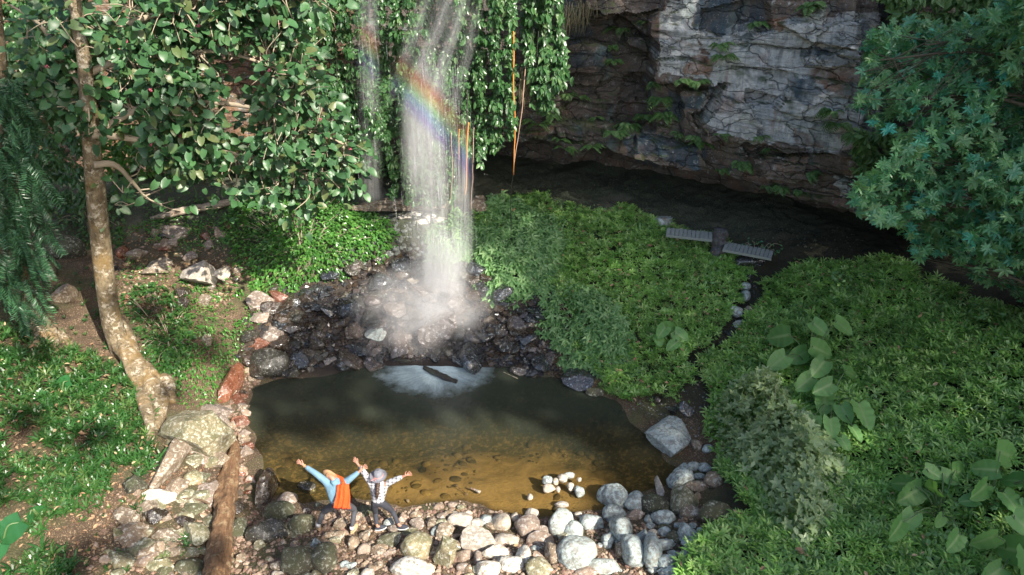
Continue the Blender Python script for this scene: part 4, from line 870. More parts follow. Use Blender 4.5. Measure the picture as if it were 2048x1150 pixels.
bush('creeping_leaves',[(300,400),(640,395),(640,440),(520,440),(300,450)],160,.25,lf_small,.09,mt_bush,37,'',stuff=True,nz=(1.5,-.05))
bush('creeping_leaves',[(220,560),(340,540),(420,600),(300,660),(240,640)],90,.2,lance(.3,.2),.11,mt_strap,38,'',stuff=True,nz=(1.2,-.1))
bush('creeping_leaves',[(290,1020),(410,1030),(420,1120),(280,1110)],80,.06,lf_small,.05,mt_bush,39,'',stuff=True,nz=(2,.05))
bush('creeping_leaves',[(1000,395),(1130,395),(1320,440),(1300,470),(1000,440)],90,.25,palm3,.1,mt_bush2,40,'',stuff=True,nz=(1.5,-.1))
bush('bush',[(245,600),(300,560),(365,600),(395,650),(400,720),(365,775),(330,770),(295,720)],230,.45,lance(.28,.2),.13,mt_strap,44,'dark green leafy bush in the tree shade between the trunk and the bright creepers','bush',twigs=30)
bush('creeping_leaves',[(230,510),(470,560),(500,600),(440,610),(250,560)],150,.2,lf_small,.1,mt_bush,45,'',stuff=True,nz=(1.4,-.1))
bush('creeping_leaves',[(90,420),(260,410),(250,520),(110,480)],120,.3,lance(.28,.2),.13,mt_strap,46,'',stuff=True,nz=(1.1,-.15))
bush('creeping_leaves',[(420,600),(520,590),(520,700),(470,780),(400,800),(410,700)],200,.18,lf_small,.09,mt_bush,47,'',stuff=True,nz=(1.6,-.2))
bush('shrub',[(1440,800),(1490,762),(1550,775),(1590,830),(1620,880),(1680,945),(1700,1010),(1660,1080),(1600,1120),(1550,1070),(1520,1000),(1470,960),(1430,900),(1420,845)],330,1.35,[lance(.27,.1),whorl(5,lance(.27,.1),.4,rp)],.15,mt_shrub,41,'tall pale grey-green small-leaved shrub between the boulders and the right-hand slope','shrub',edge=.8,twigs=90,vol=.9)
bush('shrub',[(1475,500),(1510,480),(1560,500),(1540,520),(1490,515)],150,.35,lf_small,.09,mt_rt,42,'low dark shrub growing by the stump on the boardwalk','shrub',twigs=15)
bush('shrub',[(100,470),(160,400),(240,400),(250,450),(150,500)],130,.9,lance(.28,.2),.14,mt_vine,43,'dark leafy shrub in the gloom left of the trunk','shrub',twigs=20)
# ---- vine curtains hanging from the cliff
def curtain(name,P,n,yb,size,seed,label,mat=mt_vine,amp=.45,tm=None,cat='hanging vines',strands=30):
    r=np.random.default_rng(seed); q=poly_uv(P,n,r); u,v=q[:,0],q[:,1]; y0=yb(u) if callable(yb) else np.full(n,yb)
    w=aty(u,v,y0); d=fbm(w*np.array([1.0,1.0,.8]),3,seed); y=y0-amp*d-r.uniform(0,.45,n); w=aty(u,v,y)
    # shoots: gather leaves into drooping sprays
    k=.45; cell=np.round(w/k)*k+0; hs=np.stack([_h(*(np.round(w/k).astype(int)[:,i] for i in range(3)),j) for j in range(3)],-1)-.5; w=w+(cell+hs*.3-w)*.38
    e=empty(name,tuple(w.mean(0)*[1,1,0]+[0,0,w[:,2].min()])); tag(e,label,cat); base=np.array(e.location)
    ax=rdir(n,r)*.55+np.array([0,-.35,-.75]); nr=rdir(n,r)*.5+np.array([.15,-.75,.55])
    T=tm or [lance(.27,.22),lance(.22,.15),palm3]; L=[]
    for i,t in enumerate(T):
        s=slice(i,None,len(T)); m_=len(w[s]); L.append(scat(t,w[s]-base,ax[s],nr[s],size*r.uniform(.6,1.25,m_),r.uniform(0,1,m_)))
    stuffmesh('foliage',L,mat,e,False); TL=[]
    for i in range(strands):
        a=w[r.integers(n)]-base; l=r.uniform(.4,1.6); b=a+[r.normal()*.05,.15,l]; TL.append(tube(spline([b,(a+b)/2+r.normal(size=3)*.05,a],8),[.009]*8,4))
    stuffmesh('vine_stems',TL,mt_droot,e); return e
curtain('vine_curtain',[(600,-60),(735,-60),(720,60),(700,95),(740,130),(760,230),(790,290),(770,350),(735,345),(712,300),(700,250),(650,200),(628,100),(600,20)],3600,19.9,.17,51,'sunlit leafy vine curtain between the big-leaved tree and the thin left fall')
curtain('vine_curtain',[(735,-60),(900,-60),(905,100),(935,230),(915,300),(912,400),(860,408),(785,392),(775,300),(745,180)],5400,20.1,.17,52,'sunlit leafy vine curtain directly behind the main waterfall, reaching lowest')
curtain('vine_curtain',[(900,-60),(1026,-60),(1030,120),(1030,250),(1005,290),(975,305),(955,330),(940,300),(930,230),(905,120)],3600,19.7,.19,53,'dense leafy vine curtain between the waterfall and the orange root')
curtain('vine_curtain',[(1050,-60),(1090,-60),(1125,40),(1132,110),(1140,160),(1105,180),(1105,220),(1075,220),(1048,120)],2000,19.9,.23,54,'narrow vine curtain of larger drooping leaves right of the orange root')
curtain('vine_curtain',[(470,-60),(600,-60),(600,60),(560,60),(530,20),(480,20)],900,20.8,.2,55,'shaded vines on the cliff top above the big-leaved tree',amp=.2,strands=5)
curtain('vine_curtain',[(180,240),(450,250),(480,330),(400,350),(190,340)],1500,20,.2,56,'pale-leaved creeper in the gloom behind the trunk and big leaves',amp=.2,strands=5,mat=mt_bush)
# ---- hanging aerial roots
def hroot(label,pts,y,rad,mat,name='hanging_root',grp=None,n=30):
    P=spline([aty(u,v,np.array(float(y+dy))) for u,v,dy in pts],n); P=P+.02*fbm(P*1.7,2,3)[:,None]*np.array([1,.5,0]); c=P[-1].copy()
    v_,f_,_=tube(P-c,np.linspace(rad,rad*.7,n),6); o=link(name,mkmesh(name,v_,f_),mat,None,tuple(c)); return tag(o,label,'hanging root',grp)
hroot('orange hanging root, thickest and brightest, right of the middle vine curtain',[(1027,60,0),(1028,150,0),(1029,260,0),(1027,350,0)],19.3,.022,mt_root)
hroot('pinkish slanting root hanging just right of the bright orange one',[(1052,130,0),(1046,200,0),(1036,270,0),(1026,345,0)],19.4,.016,mt_root2)
hroot('long dark root hanging in front of the green mound bush',[(1026,345,0),(1022,400,-.1),(1022,470,-.2),(1020,500,-.2)],19.3,.009,mt_droot)
hroot('dark thick root dangling at the right edge of the waterfall down into the bush',[(934,180,0),(933,300,0),(931,400,0),(929,480,0)],19.0,.020,mt_droot)
hroot('orange root dangling at the right edge of the waterfall',[(937,245,0),(934,300,0),(932,390,0)],18.95,.022,mt_root)
hroot('thin orange root between the waterfall and the thick dark root',[(919,258,0),(918,320,0)],19.0,.014,mt_root)
hroot('short orange-brown root left of the thin orange one beside the fall',[(903,265,0),(904,340,0),(903,400,0)],19.1,.012,mt_root2)
hroot('thin dark root hanging over the flat sunlit stones, right one',[(889,270,0),(890,370,0),(889,455,0)],19.2,.013,mt_droot)
hroot('thin dark root hanging over the flat sunlit stones, left one',[(863,280,0),(862,380,0),(862,470,0)],19.2,.008,mt_droot)
hroot('thin dark root dropping through the mist to the rubble',[(948,255,0),(946,330,0),(943,420,0)],19.1,.010,mt_root2)
for (u,v,lb) in ((1050,165,'tangled tuft of pale hanging rootlets above the pinkish root'),(1110,45,'matted brown fringe of dead rootlets hanging from the dark cliff top'),(1150,30,'second matted fringe of rootlets at the dark cliff top, by the rock roof')):
    L=[]; r=np.random.default_rng(u); c=aty(u,v,np.array(19.6 if v>100 else 20.3)); 
    for k in range(60):
        a=np.array([r.normal()*(.08 if v>100 else .35),r.normal()*.06,r.uniform(.0,.3)]); l=r.uniform(.3,.75)*(1 if v>100 else .8); L.append(tube(spline([a+[0,0,.1],a+[r.normal()*.04,0,-l*.5],a+[r.normal()*.05,0,-l]],7),np.linspace(.007,.003,7),4))
    o=stuffmesh('root_fringe',L,mt_hang); o.location=tuple(c); tag(o,lb,'hanging root')
# ---- ferns and small plants on the cliff
def fern(name,p,size,seed,label,n=9,mat=mt_fern,up=.25,cat='fern',grp=None,out=-.8,lf=None):
    r=np.random.default_rng(seed); L=[]; ST=[]
    for k in range(n):
        a=r.uniform(-1.6,1.6); d=np.array([math.sin(a),out*abs(math.cos(a))-.2,up+r.uniform(-.1,.5)]); l=size*r.uniform(.6,1.15)
        C=spline([[0,0,0],d*l*.5,d*l+np.array([0,0,-l*.55])],9); ST.append(tube(C,np.linspace(.006,.002,9),3))
        t=np.linspace(.12,1,12); P=np.stack([np.interp(t,np.linspace(0,1,9),C[:,i]) for i in range(3)],-1); T=nrmz(np.gradient(P,axis=0))
        for sgn in (-1,1):
            sd_=nrmz(np.cross(T,[0,.2,1.]))*sgn; L.append(scat(lf or lance(.16,.2),P,sd_+T*.5-[0,0,.15],np.tile([0.,-.4,1.],(12,1)),l*.32*np.sin(np.pi*np.clip(t*.85+.12,0,1)),r.uniform(0,1,12)))
    e=empty(name,tuple(p)); tag(e,label,cat,grp); stuffmesh('fronds',L,mat,e,False); return e
CF=[(1240,62,.5,'bright fern under the rock roof at the cliff top'),(1222,95,.3,'thin fern below the bright one under the rock roof'),(1226,125,.35,'tuft on the dark step in the recessed cliff'),(1310,170,.35,'small plant at the foot of the pale block corner'),(1360,165,.45,'drooping fern tuft under the overhanging pale block, left one'),(1390,165,.35,'drooping fern tuft under the overhanging pale block, right one'),
(1445,115,.45,'fern in the crack right of the overhanging block'),(1440,90,.35,'small fern at the top of the crack'),(1510,50,.4,'grassy fern on the ledge under the blue stained recess'),(1320,200,.5,'fern clump in the joint left of the blue slab'),(1330,230,.45,'pale climbing plant in the joint under the fern clump'),(1290,235,.4,'leafy plant on the ledge above the dark blue block'),
(1250,250,.55,'big loose seedling clump left of the dark blue block'),(1225,265,.45,'seedling clump at the left end of the dark ledge'),(1190,240,.3,'sparse seedlings on the strata left of the clump'),(1135,190,.4,'grey-leaved plant on a white-stained stratum'),(1160,195,.3,'small plant on the white-stained stratum, right of the grey-leaved one'),(1120,280,.3,'seedling on the lip of the cave, leftmost'),
(1355,268,.4,'fern drooping beside the small protruding rock'),(1385,278,.45,'dense fern under the protruding rock'),(1400,285,.4,'fern right under the red ledge'),(1440,270,.3,'small fern on the narrow red ledge'),(1515,275,.35,'tuft hanging on the lower pale wall'),(1480,328,.45,'bright fern above the cave lip in the middle'),
(1535,300,.3,'fern between two thin strata of the pale wall'),(1615,348,.35,'pale rosette plant on the dark lower ledge'),(1660,225,.4,'fern by the round knob beside the right tree'),(1675,250,.5,'long fern hanging into the dark beside the right tree'),(1700,270,.55,'second long fern hanging beside the right tree'),(1560,375,.35,'leafy sprig dangling from the cave lip near the right tree'),
(1530,385,.35,'leafy sprig dangling from the cave lip, middle'),(1600,385,.3,'leafy sprig dangling from the cave lip beside the pale corner block'),(1440,350,.3,'sprig at the dark underside of the lip'),(1075,250,.5,'hanging spray of leaves at the left end of the lip'),(1100,230,.4,'spray of leaves under the narrow vine curtain'),(1185,300,.35,'sprig hanging in the dark cave mouth'),(1130,300,.35,'faint sprig hanging in the dark cave mouth, left'),(1620,15,.4,'green tuft on the upper pale wall'),(1290,45,.3,'tuft on the corner of the roof block')]
for k,(u,v,s,lb) in enumerate(CF):
    p=cliff_pt(u,v); fern('cliff_fern',p+[0,-.03,0],s*1.15,300+k,lb,n=8 if s>.35 else 6,lf=(lance(.3,.25) if k%3 else None),grp='small plants growing on the cliff')
# ---- elephant ears
def elephant(base,leaves,label,zadd=.72,grp='elephant ear plants on the green slopes',mat=None):
    b,_=hit(*base); e=empty('elephant_ear_plant',tuple(b)); tag(e,label,'plant',grp); r=np.random.default_rng(int(base[0]))
    for (u,v,l) in leaves:
        p,t=hit(u,v,zadd*r.uniform(.7,1.35)); ln=l*t/F*1.12; d=p-b; hd=nrmz(np.array([d[0],d[1],0])+r.normal(size=3)*[.35,.35,0])
        ax=hd*.85+np.array([r.normal()*.2,-.3,-.35]); ax=nrmz(ax)[None]; nr=np.array([[r.normal()*.25,-.8+r.normal()*.2,.8]]); p0=p-ax[0]*ln*.45
        tv,tf,rn=scat(heart(.43,.2,.09,13,.035),(p0-b)[None],ax,nr,np.array([ln]),np.array([r.uniform(0,1)]))
        o=link('leaf',mkmesh('leaf',tv,tf,True,rn,{'vein':(np.arange(len(tv))%3==0).astype(float)}),mat or mt_aloc,e)
        v_,f_,_=tube(spline([[0,0,0],(p0-b)*.5+[0,0,.18],p0-b+ax[0]*.02],9),np.linspace(.018,.010,9),6); link('stalk',mkmesh('stalk',v_,f_),mt_stem,e)
    return e
EA=[(1642,615,34),(1640,655,36),(1690,652,40),(1555,673,50),(1557,722,44),(1598,712,42),(1645,700,48),(1640,735,44)]
EB=[(1612,765,42),(1650,775,42),(1705,745,34),(1650,805,46),(1690,825,38),(1732,827,54),(1665,852,40),(1625,845,38),(1715,865,32),(1585,822,36),(1690,885,28),(1668,885,28)]
elephant((1615,735),EA,'elephant ear plant with large pale leaves, upper one on the right slope')
elephant((1655,815),EB,'elephant ear plant with many overlapping leaves, in the middle of the right slope')
elephant((1875,1035),[(1799,966,40),(1826,990,54),(1799,1060,48),(1820,1040,42),(1868,945,34),(1870,974,42),(1900,955,34),(1927,946,48),(1882,1042,28),(1913,1084,44)],'elephant ear plant with bent stalks near the bottom right, left of the corner clump')
elephant((1975,1010),[(1969,938,46),(1966,983,48),(1938,1000,32),(2021,910,62),(2023,955,54),(2028,1004,48),(2060,960,50)],'elephant ear plant with leaves cut by the right edge of the picture')
elephant((2010,1130),[(1973,1084,50),(2021,1098,70),(2050,1050,50),(2060,1130,60),(1990,1150,50)],'elephant ear plant in the bottom right corner, with glossy blue-green leaves')
elephant((1345,700),[(1325,662,30),(1345,658,34),(1362,672,32),(1345,690,26),(1318,680,24),(1370,700,24)],'small elephant ear plant with yellowish-green leaves on the grassy mound',.5)
mt_bl=leafmat('bottom_left_leaf',[(.03,.12,.04),(.04,.16,.05)],.25,.3)
elephant((5,1090),[(12,1065,60),(-30,1030,60),(-20,1110,50)],'large glossy plant cut by the left edge near the bottom',.3,None,mt_bl)
elephant((125,795),[(122,768,34),(150,780,20),(78,790,22)],'single-leaved dark heart-leaf plant in the left ground cover',.22,None,mt_bl)
elephant((82,1040),[(80,1022,24),(60,1036,20)],'small heart-leaf plant low in the left ground cover',.15,None,mt_bl)
# ================================================================ BIG-LEAVED TREE
bk=M('tree_bark'); s=bk.tc(); f=bk.noise(bk.mapn(s,(3,3,1.2)),2.4,7,.7,.3); c=bk.mix(bk.ramp(f,[(.38,0),(.6,1)]),(.10,.072,.038),(.24,.19,.115)); c=bk.mix(bk.ramp(bk.noise(s,6,6,.75),[(.53,0),(.6,.85)]),c,(.48,.43,.34)); c=bk.mix(bk.ramp(bk.noise(s,2,4),[(.5,0),(.66,.6)]),c,(.20,.12,.03)); c=bk.mix(bk.ramp(bk.noise(s,16,5,.7),[(.34,.8),(.45,0)]),c,(.05,.04,.025)); bk.col(c); bk.setb(Roughness=.9); bk.bump(bk.noise(s,10,8,.7),.9,.05)
b0,_=hit(248,705); yb_=b0[1]
tpts=[(b0-[0,0,.35]),b0+[0,0,.1]]+[aty(u,v,np.array(yy)) for u,v,yy in ((226,650,yb_-.03),(210,560,yb_-.1),(197,440,yb_-.2),(187,330,yb_-.3),(177,220,yb_-.4),(168,120,yb_-.5),(150,0,yb_-.6),(140,-120,yb_-.6))]
tb=empty('big_leaved_tree',tuple(b0)); tag(tb,'big-leaved tree with pale blotched leaning trunk on the left bank','tree'); r=np.random.default_rng(88)
TP=spline(np.array(tpts),110)-b0; tr_=np.interp(np.linspace(0,1,110),[0,.1,.2,.4,.6,.8,1],[.46,.33,.25,.215,.175,.13,.08])
v_,f_,_=tube(TP,tr_,36,.07,5); LL=[(v_,f_,_)]
for Pr,Rr in (([(245,670),(272,735),(300,775),(322,815),(312,860)],[.24,.26,.25,.22,.10]),([(240,690),(262,740),(285,790),(300,850),(304,900)],[.22,.18,.16,.13,.05]),([(300,770),(335,775),(345,810)],[.18,.17,.1])):
    Q=spline([hit(u,v)[0]-b0+[0,0,.02] for u,v in Pr],26); Q[:,2]+=np.interp(np.linspace(0,1,26),[0,.25,1],[.35,.16,.05]); LL.append(tube(Q,np.interp(np.linspace(0,1,26),np.linspace(0,1,len(Rr)),Rr),18,.3,9))
stuffmesh('trunk',LL,bk.m,tb)
def A(u,v,y): return aty(u,v,np.array(float(y)))-b0
y0=yb_-.45
LIM=[[(172,150,0),(240,120,-.3),(330,110,-.6),(450,105,-.9),(590,150,-1)],[(182,270,.1),(250,275,-.3),(330,290,-.6),(430,300,-.9),(560,330,-1.1),(690,375,-1.2)],[(168,120,0),(230,60,-.3),(340,20,-.5),(480,-30,-.7),(620,-50,-.7)],[(176,190,0),(130,120,-.3),(80,50,-.6),(20,10,-.7)],[(182,270,0),(300,210,-.4),(430,205,-.8),(560,230,-1.1),(690,290,-1.3)],[(176,210,0),(120,190,-.4),(60,170,-.7)],[(187,330,.05),(230,330,-.2),(270,370,-.5),(290,395,-.7)],[(160,50,0),(120,-20,-.2),(60,-60,-.3)]]
LP=[spline([A(u,v,y0-dy*1.1) for u,v,dy in l],34) for l in LIM]; BR=[tube(q,np.linspace(.085,.022,34),9,.15,3) for q in LP]; allp=np.concatenate(LP)
CAN=[(40,10),(90,-60),(660,-70),(640,10),(600,60),(615,110),(640,190),(690,240),(722,270),(700,330),(700,400),(640,415),(560,400),(500,380),(440,405),(390,380),(350,350),(330,330),(300,300),(240,320),(200,300),(170,230),(100,225),(50,190),(70,140),(45,90)]
TG=poly_uv(CAN,900,r); _k=fbm(np.concatenate([TG/95.,TG[:,:1]*0],1),3,55); TG=TG[_k>-.28]; TG=np.concatenate([TG,[(270,385),(285,360),(245,370),(230,410),(620,400),(560,405),(655,395),(590,420),(350,400),(440,415)]])
LF=[];FL=[];fp=[]
for (u,v) in TG:
    tip=A(u,v,y0+.1+r.uniform(-.3,.9)+.0026*max(0,u-200)+r.normal()*.35); k=np.argmin(np.linalg.norm(allp-tip,axis=1)+r.uniform(0,.3,len(allp))); a=allp[k]
    mid=(a+tip)/2+r.normal(size=3)*.12+[0,0,-.12]; C=spline([a,mid,tip],10); BR.append(tube(C,np.linspace(.020,.009,10),5))
    n=r.integers(7,12); pp=tip+r.normal(size=(n,3))*[.26,.2,.22]; ax=nrmz(pp-tip+r.normal(size=(n,3))*.12+[.05,-.12,-.12]); 
    LF.append((pp-ax*.05,ax,n))
    if r.random()<.30: fp.append(tip+r.normal(size=3)*.1+[0,-.25,0])
    if r.random()<.5:
        s2=tip+r.normal(size=3)*.3; BR.append(tube(spline([C[5],(C[5]+s2)/2+[0,0,.08],s2],6),np.linspace(.012,.006,6),4))
stuffmesh('branches',BR,mt_twig,tb)
pp=np.concatenate([x[0] for x in LF]); ax=np.concatenate([x[1] for x in LF]); n=len(pp); HT=[heart(.40,.25,.09,9,.02),heart(.34,.12,.12,9,.04),heart(.42,.38,.07,9)]
L=[]
for i,t in enumerate(HT):
    s=slice(i,None,3); m_=len(pp[s]); L.append(scat(t,pp[s],ax[s]+rdir(m_,r)*.35,rdir(m_,r)*.55+[.35,-.6,.75],r.uniform(.13,.27,m_),r.uniform(0,1,m_)))
stuffmesh('foliage',L,mt_big,tb,True)
mfl=plain('pink_flower',(.30,.07,.10),.6,.5); 
for q in fp[:34]:
    o_=r.normal(size=(14,3))*.016; V,Fc=ICO[1]; v_,f_,_=scat((V,[Fc]),o_,rdir(14,r),rdir(14,r),r.uniform(.012,.022,14),np.zeros(14)); o=link('flower_cluster',mkmesh('flower_cluster',v_,f_),mfl,tb); o.location=tuple(q)
# ================================================================ RIGHT TREE
RT=[(1715,130),(1735,70),(1800,35),(1900,50),(1980,20),(2060,-60),(2300,-80),(2350,560),(2120,640),(2045,600),(1990,570),(1945,560),(1900,500),(1840,525),(1800,470),(1760,450),(1690,410),(1700,370),(1760,330),(1790,300),(1760,260),(1705,210),(1725,170)]
r=np.random.default_rng(99); rb,_=hit(2230,760); rt=empty('right_tree',tuple(rb)); tag(rt,'large tree at the right edge with whorled glossy blue-green leaves','tree')
q=poly_uv(RT,5600,r); u,v=q[:,0],q[:,1]; y=14.6+.0022*(300-v)-.0011*(u-1700)+0*u; w=aty(u,v,y); dd=fbm(w*.75,3,17); y=y-1.5*dd-r.uniform(-.3,1.5,len(u))**1; w=aty(u,v,y)-rb
hole=fbm((w+rb)*.9,2,19)>-.42; w=w[hole]; n=len(w)
WH=[whorl(8,lance(.20,.18),.25,r,.3),whorl(9,lance(.19,.15),.05,r,.3),whorl(7,lance(.21,.2),-.1,r,.3)]
L=[]
for i,t in enumerate(WH):
    s=slice(i,None,3); m_=len(w[s]); L.append(scat(t,w[s],rdir(m_,r),rdir(m_,r)*.5+[-.25,-.5,.75],r.uniform(.11,.20,m_),r.uniform(0,1,m_)))
stuffmesh('foliage',L,mt_rt,rt,False)
tk=np.array([.0,0,0]); top=aty(2150,-40,np.array(14.5))-rb; TR=spline([[0,0,-.3],top*.35+[.2,.2,0],top*.7,top+[0,0,1]],40); v_,f_,_=tube(TR,np.linspace(.28,.12,40),16,.15,4); stuffmesh('trunk',[(v_,f_,_)],bk.m,rt)
BR=[]
for (uu,vv) in ((1760,120),(1800,200),(1850,90),(1750,380),(1850,400),(1920,480),(1950,200),(1980,350),(2000,100),(1780,330),(1900,300),(1960,540),(1870,520)):
    tip=aty(uu,vv,np.array(13.9))-rb; a=TR[np.argmin(np.abs(TR[:,2]-(tip[2]-.4))+0)]; C=spline([a,(a+tip)/2+[0,.3,.25],tip],16); BR.append(tube(C,np.linspace(.05,.015,16),6))
    for k in range(14):
        j=w[np.argmin(np.linalg.norm(w-tip+r.normal(size=3)*.7,axis=1))]; i0=C[r.integers(7,15)]; BR.append(tube(spline([i0,(i0+j)/2+[0,.1,-.05],j],6),np.linspace(.012,.005,6),4))
stuffmesh('branches',BR,mt_dkt,rt)
# dark understorey behind and below the right tree
curtain('hanging_foliage',[(1700,260),(1790,250),(1830,420),(1760,430),(1715,330)],700,16.8,.22,61,'dark ferny growth hanging between the cliff end and the right tree',mat=mt_fern,amp=.2,strands=5)
curtain('hanging_foliage',[(1740,-60),(2120,-60),(2120,40),(1900,60),(1780,30)],1200,16.8,.24,62,'dark leafy growth on the cliff top behind the right tree',mat=mt_fern,amp=.3,strands=5)
curtain('hanging_foliage',[(-60,-60),(180,-60),(170,420),(-60,420)],4200,18.4,.2,63,'dark leafy wall of the gorge behind the left frond tree',mat=mt_vine,amp=.6,strands=20)
# ================================================================ LEFT DROOPING FROND TREE
r=np.random.default_rng(111); fb,_=hit(95,665); ft=empty('frond_tree',tuple(fb)); tag(ft,'dark tree with fine drooping needle-like fronds at the left edge','tree')
P=spline([[0,0,-.3],[-.1,0,.1],aty(50,590,np.array(fb[1]+.05))-fb,aty(25,480,np.array(fb[1]+.1))-fb,aty(5,250,np.array(fb[1]+.1))-fb,aty(-20,-60,np.array(fb[1]))-fb],60); LT=[tube(P,np.interp(np.linspace(0,1,60),[0,.15,.5,1],[.42,.27,.2,.16]),24,.2,14)]
for Pr,Rr in (([(95,665),(110,700),(135,745)],[.25,.14,.04]),([(85,665),(70,700),(85,760)],[.25,.12,.04]),([(100,660),(130,680),(150,700)],[.22,.12,.04])):
    Q=spline([hit(a_,b_)[0]-fb for a_,b_ in Pr],16); LT.append(tube(Q,np.interp(np.linspace(0,1,16),[0,.5,1],Rr),12,.2,3))
stuffmesh('trunk',LT,bk.m,ft)
FR=[(-60,150),(30,140),(60,230),(85,330),(95,430),(85,520),(75,590),(50,635),(20,610),(-10,560),(-80,560)]
q=poly_uv(FR,420,r); w=aty(q[:,0],q[:,1],fb[1]-.5-r.uniform(0,1.2,len(q)))-fb; L=[]
for p in w:
    l=r.uniform(.3,.6); d=nrmz(np.array([r.normal()*.4+.15,r.normal()*.4-.2,-.8])); t=np.linspace(0,1,14); C=p+d*l*t[:,None]+np.array([0,0,-.12])*(t**2)[:,None]
    T=nrmz(np.gradient(C,axis=0))
    for sg in (-1,1): L.append(scat(lance(.10,.1),C,nrmz(np.cross(T,rdir(1,r)[0]))*sg+T*.5,rdir(14,r),np.full(14,.15),r.uniform(0,1,14)))
stuffmesh('foliage',L,mt_dkfern,ft,False)
# ================================================================ PEOPLE
DG=None
def skin(name,nodes,edges,mat,parent,sub=2,root=0):
    me=bpy.data.meshes.new(name+'_cage'); keys=list(nodes); me.from_pydata([tuple(nodes[k][0]) for k in keys],[(keys.index(a),keys.index(b)) for a,b in edges],[])
    o=bpy.data.objects.new(name,me); COL.objects.link(o); sm=o.modifiers.new('s','SKIN'); sm.use_smooth_shade=True; sm.branch_smoothing=.3
    sv=me.skin_vertices[0].data if len(me.skin_vertices) else None
    if sv is None:
        bm=bmesh.new(); bm.from_mesh(me); bm.verts.layers.skin.verify(); bm.to_mesh(me); bm.free(); sv=me.skin_vertices[0].data
    for i,k in enumerate(keys):
        r=nodes[k][1]; sv[i].radius=(r,r) if not hasattr(r,'__len__') else r; sv[i].use_root=(i==root)
    ss=o.modifiers.new('d','SUBSURF'); ss.levels=ss.render_levels=sub
    dg=bpy.context.evaluated_depsgraph_get(); dg.update(); ev=o.evaluated_get(dg); m2=bpy.data.meshes.new_from_object(ev); m2.name=name
    o.modifiers.clear(); o.data=m2; bpy.data.meshes.remove(me)
    for p in m2.polygons: p.use_smooth=True
    m2.materials.clear(); m2.materials.append(mat); o.parent=parent; return o
def cloth(name,c,rough=.85,bs=.6,sc=26): 
    m=M(name); s=m.tc(); n=m.noise(m.mapn(s,(1,1,.5)),sc*.5,5,.6); m.col(m.mix(n,tuple(x*.75 for x in c),tuple(min(1,x*1.2) for x in c))); m.setb(Roughness=rough); m.bump(m.noise(m.mapn(s,(1,1,.6)),sc*.45,3),bs,.03); return m.m
skn=cloth('skin',(.38,.185,.125),.55,.1); denim=cloth('light_denim',(.13,.235,.31)); jeans=cloth('grey_jeans',(.055,.058,.068)); bjeans=cloth('charcoal_jeans',(.035,.038,.05)); tan=cloth('tan_suede',(.40,.28,.16)); whi=cloth('white_cotton',(.5,.5,.5)); orange=cloth('orange_scarf',(.62,.07,.008),.9,.8,30); beige=cloth('beige_knit',(.42,.235,.12)); red=cloth('dark_red',(.25,.03,.03)); greyf=cloth('grey_felt',(.16,.165,.19)); pinkb=cloth('pink_band',(.7,.25,.2)); hair=cloth('brown_hair',(.05,.028,.018),.5); navy=cloth('navy_shoe',(.03,.035,.05)); gold=cloth('bracelet',(.6,.4,.15),.3); eyem=cloth('eye',(.02,.02,.02),.2)
pl=M('plaid_cotton'); s=pl.tc(); sp=pl.N('SeparateXYZ'); pl.lk(s,sp.inputs[0])
def band(x,per,w): return pl.math('LESS_THAN',pl.math('MODULO',pl.math('ADD',x,10.013),per),w)
bx=band(sp.outputs[0],.085,.030); bz=band(pl.math('ADD',sp.outputs[2],pl.math('MULTIPLY',sp.outputs[1],.5)),.085,.030); tot=pl.math('MULTIPLY_ADD',pl.math('ADD',bx,bz),-.42,1,clamp=True)
pl.col(pl.mix(tot,(.012,.013,.02),(.46,.46,.48))); pl.setb(Roughness=.9); pl.bump(pl.noise(s,14,3),.5,.03); plaid=pl.m
def hand(N,E,w,pre,d,up,side,L=.18):
    """palm node + five fingers; d finger direction, up palm normal, side thumb side"""
    d,up,side=[np.array(x,float)/np.linalg.norm(x) for x in (d,up,side)]
    p=w+d*.05; N[pre+'palm']=(p,(.030,.018)); E.append((pre+'w',pre+'palm')); q=p+d*.035; N[pre+'kn']=(q,(.034,.014)); E.append((pre+'palm',pre+'kn'))
    for i,(o,l) in enumerate(((-.033,.055),(-.011,.068),(.011,.074),(.033,.064))):
        a=q+side*o+d*.022; b=a+d*l*.5+side*o*.25+up*.004; c=b+d*l*.5+side*o*.2-up*.012
        for nm,pt,r_ in (('a',a,.0095),('b',b,.0088),('c',c,.007)): N[pre+'f%d%s'%(i,nm)]=(pt,r_)
        E+= [(pre+'kn',pre+'f%da'%i),(pre+'f%da'%i,pre+'f%db'%i),(pre+'f%db'%i,pre+'f%dc'%i)]
    a=p+side*.036+d*.0; b=a+side*.028+d*.03; c=b+side*.008+d*.028
    for nm,pt,r_ in (('a',a,.012),('b',b,.010),('c',c,.008)): N[pre+'t'+nm]=(pt,r_)
    E+= [(pre+'palm',pre+'ta'),(pre+'ta',pre+'tb'),(pre+'tb',pre+'tc')]
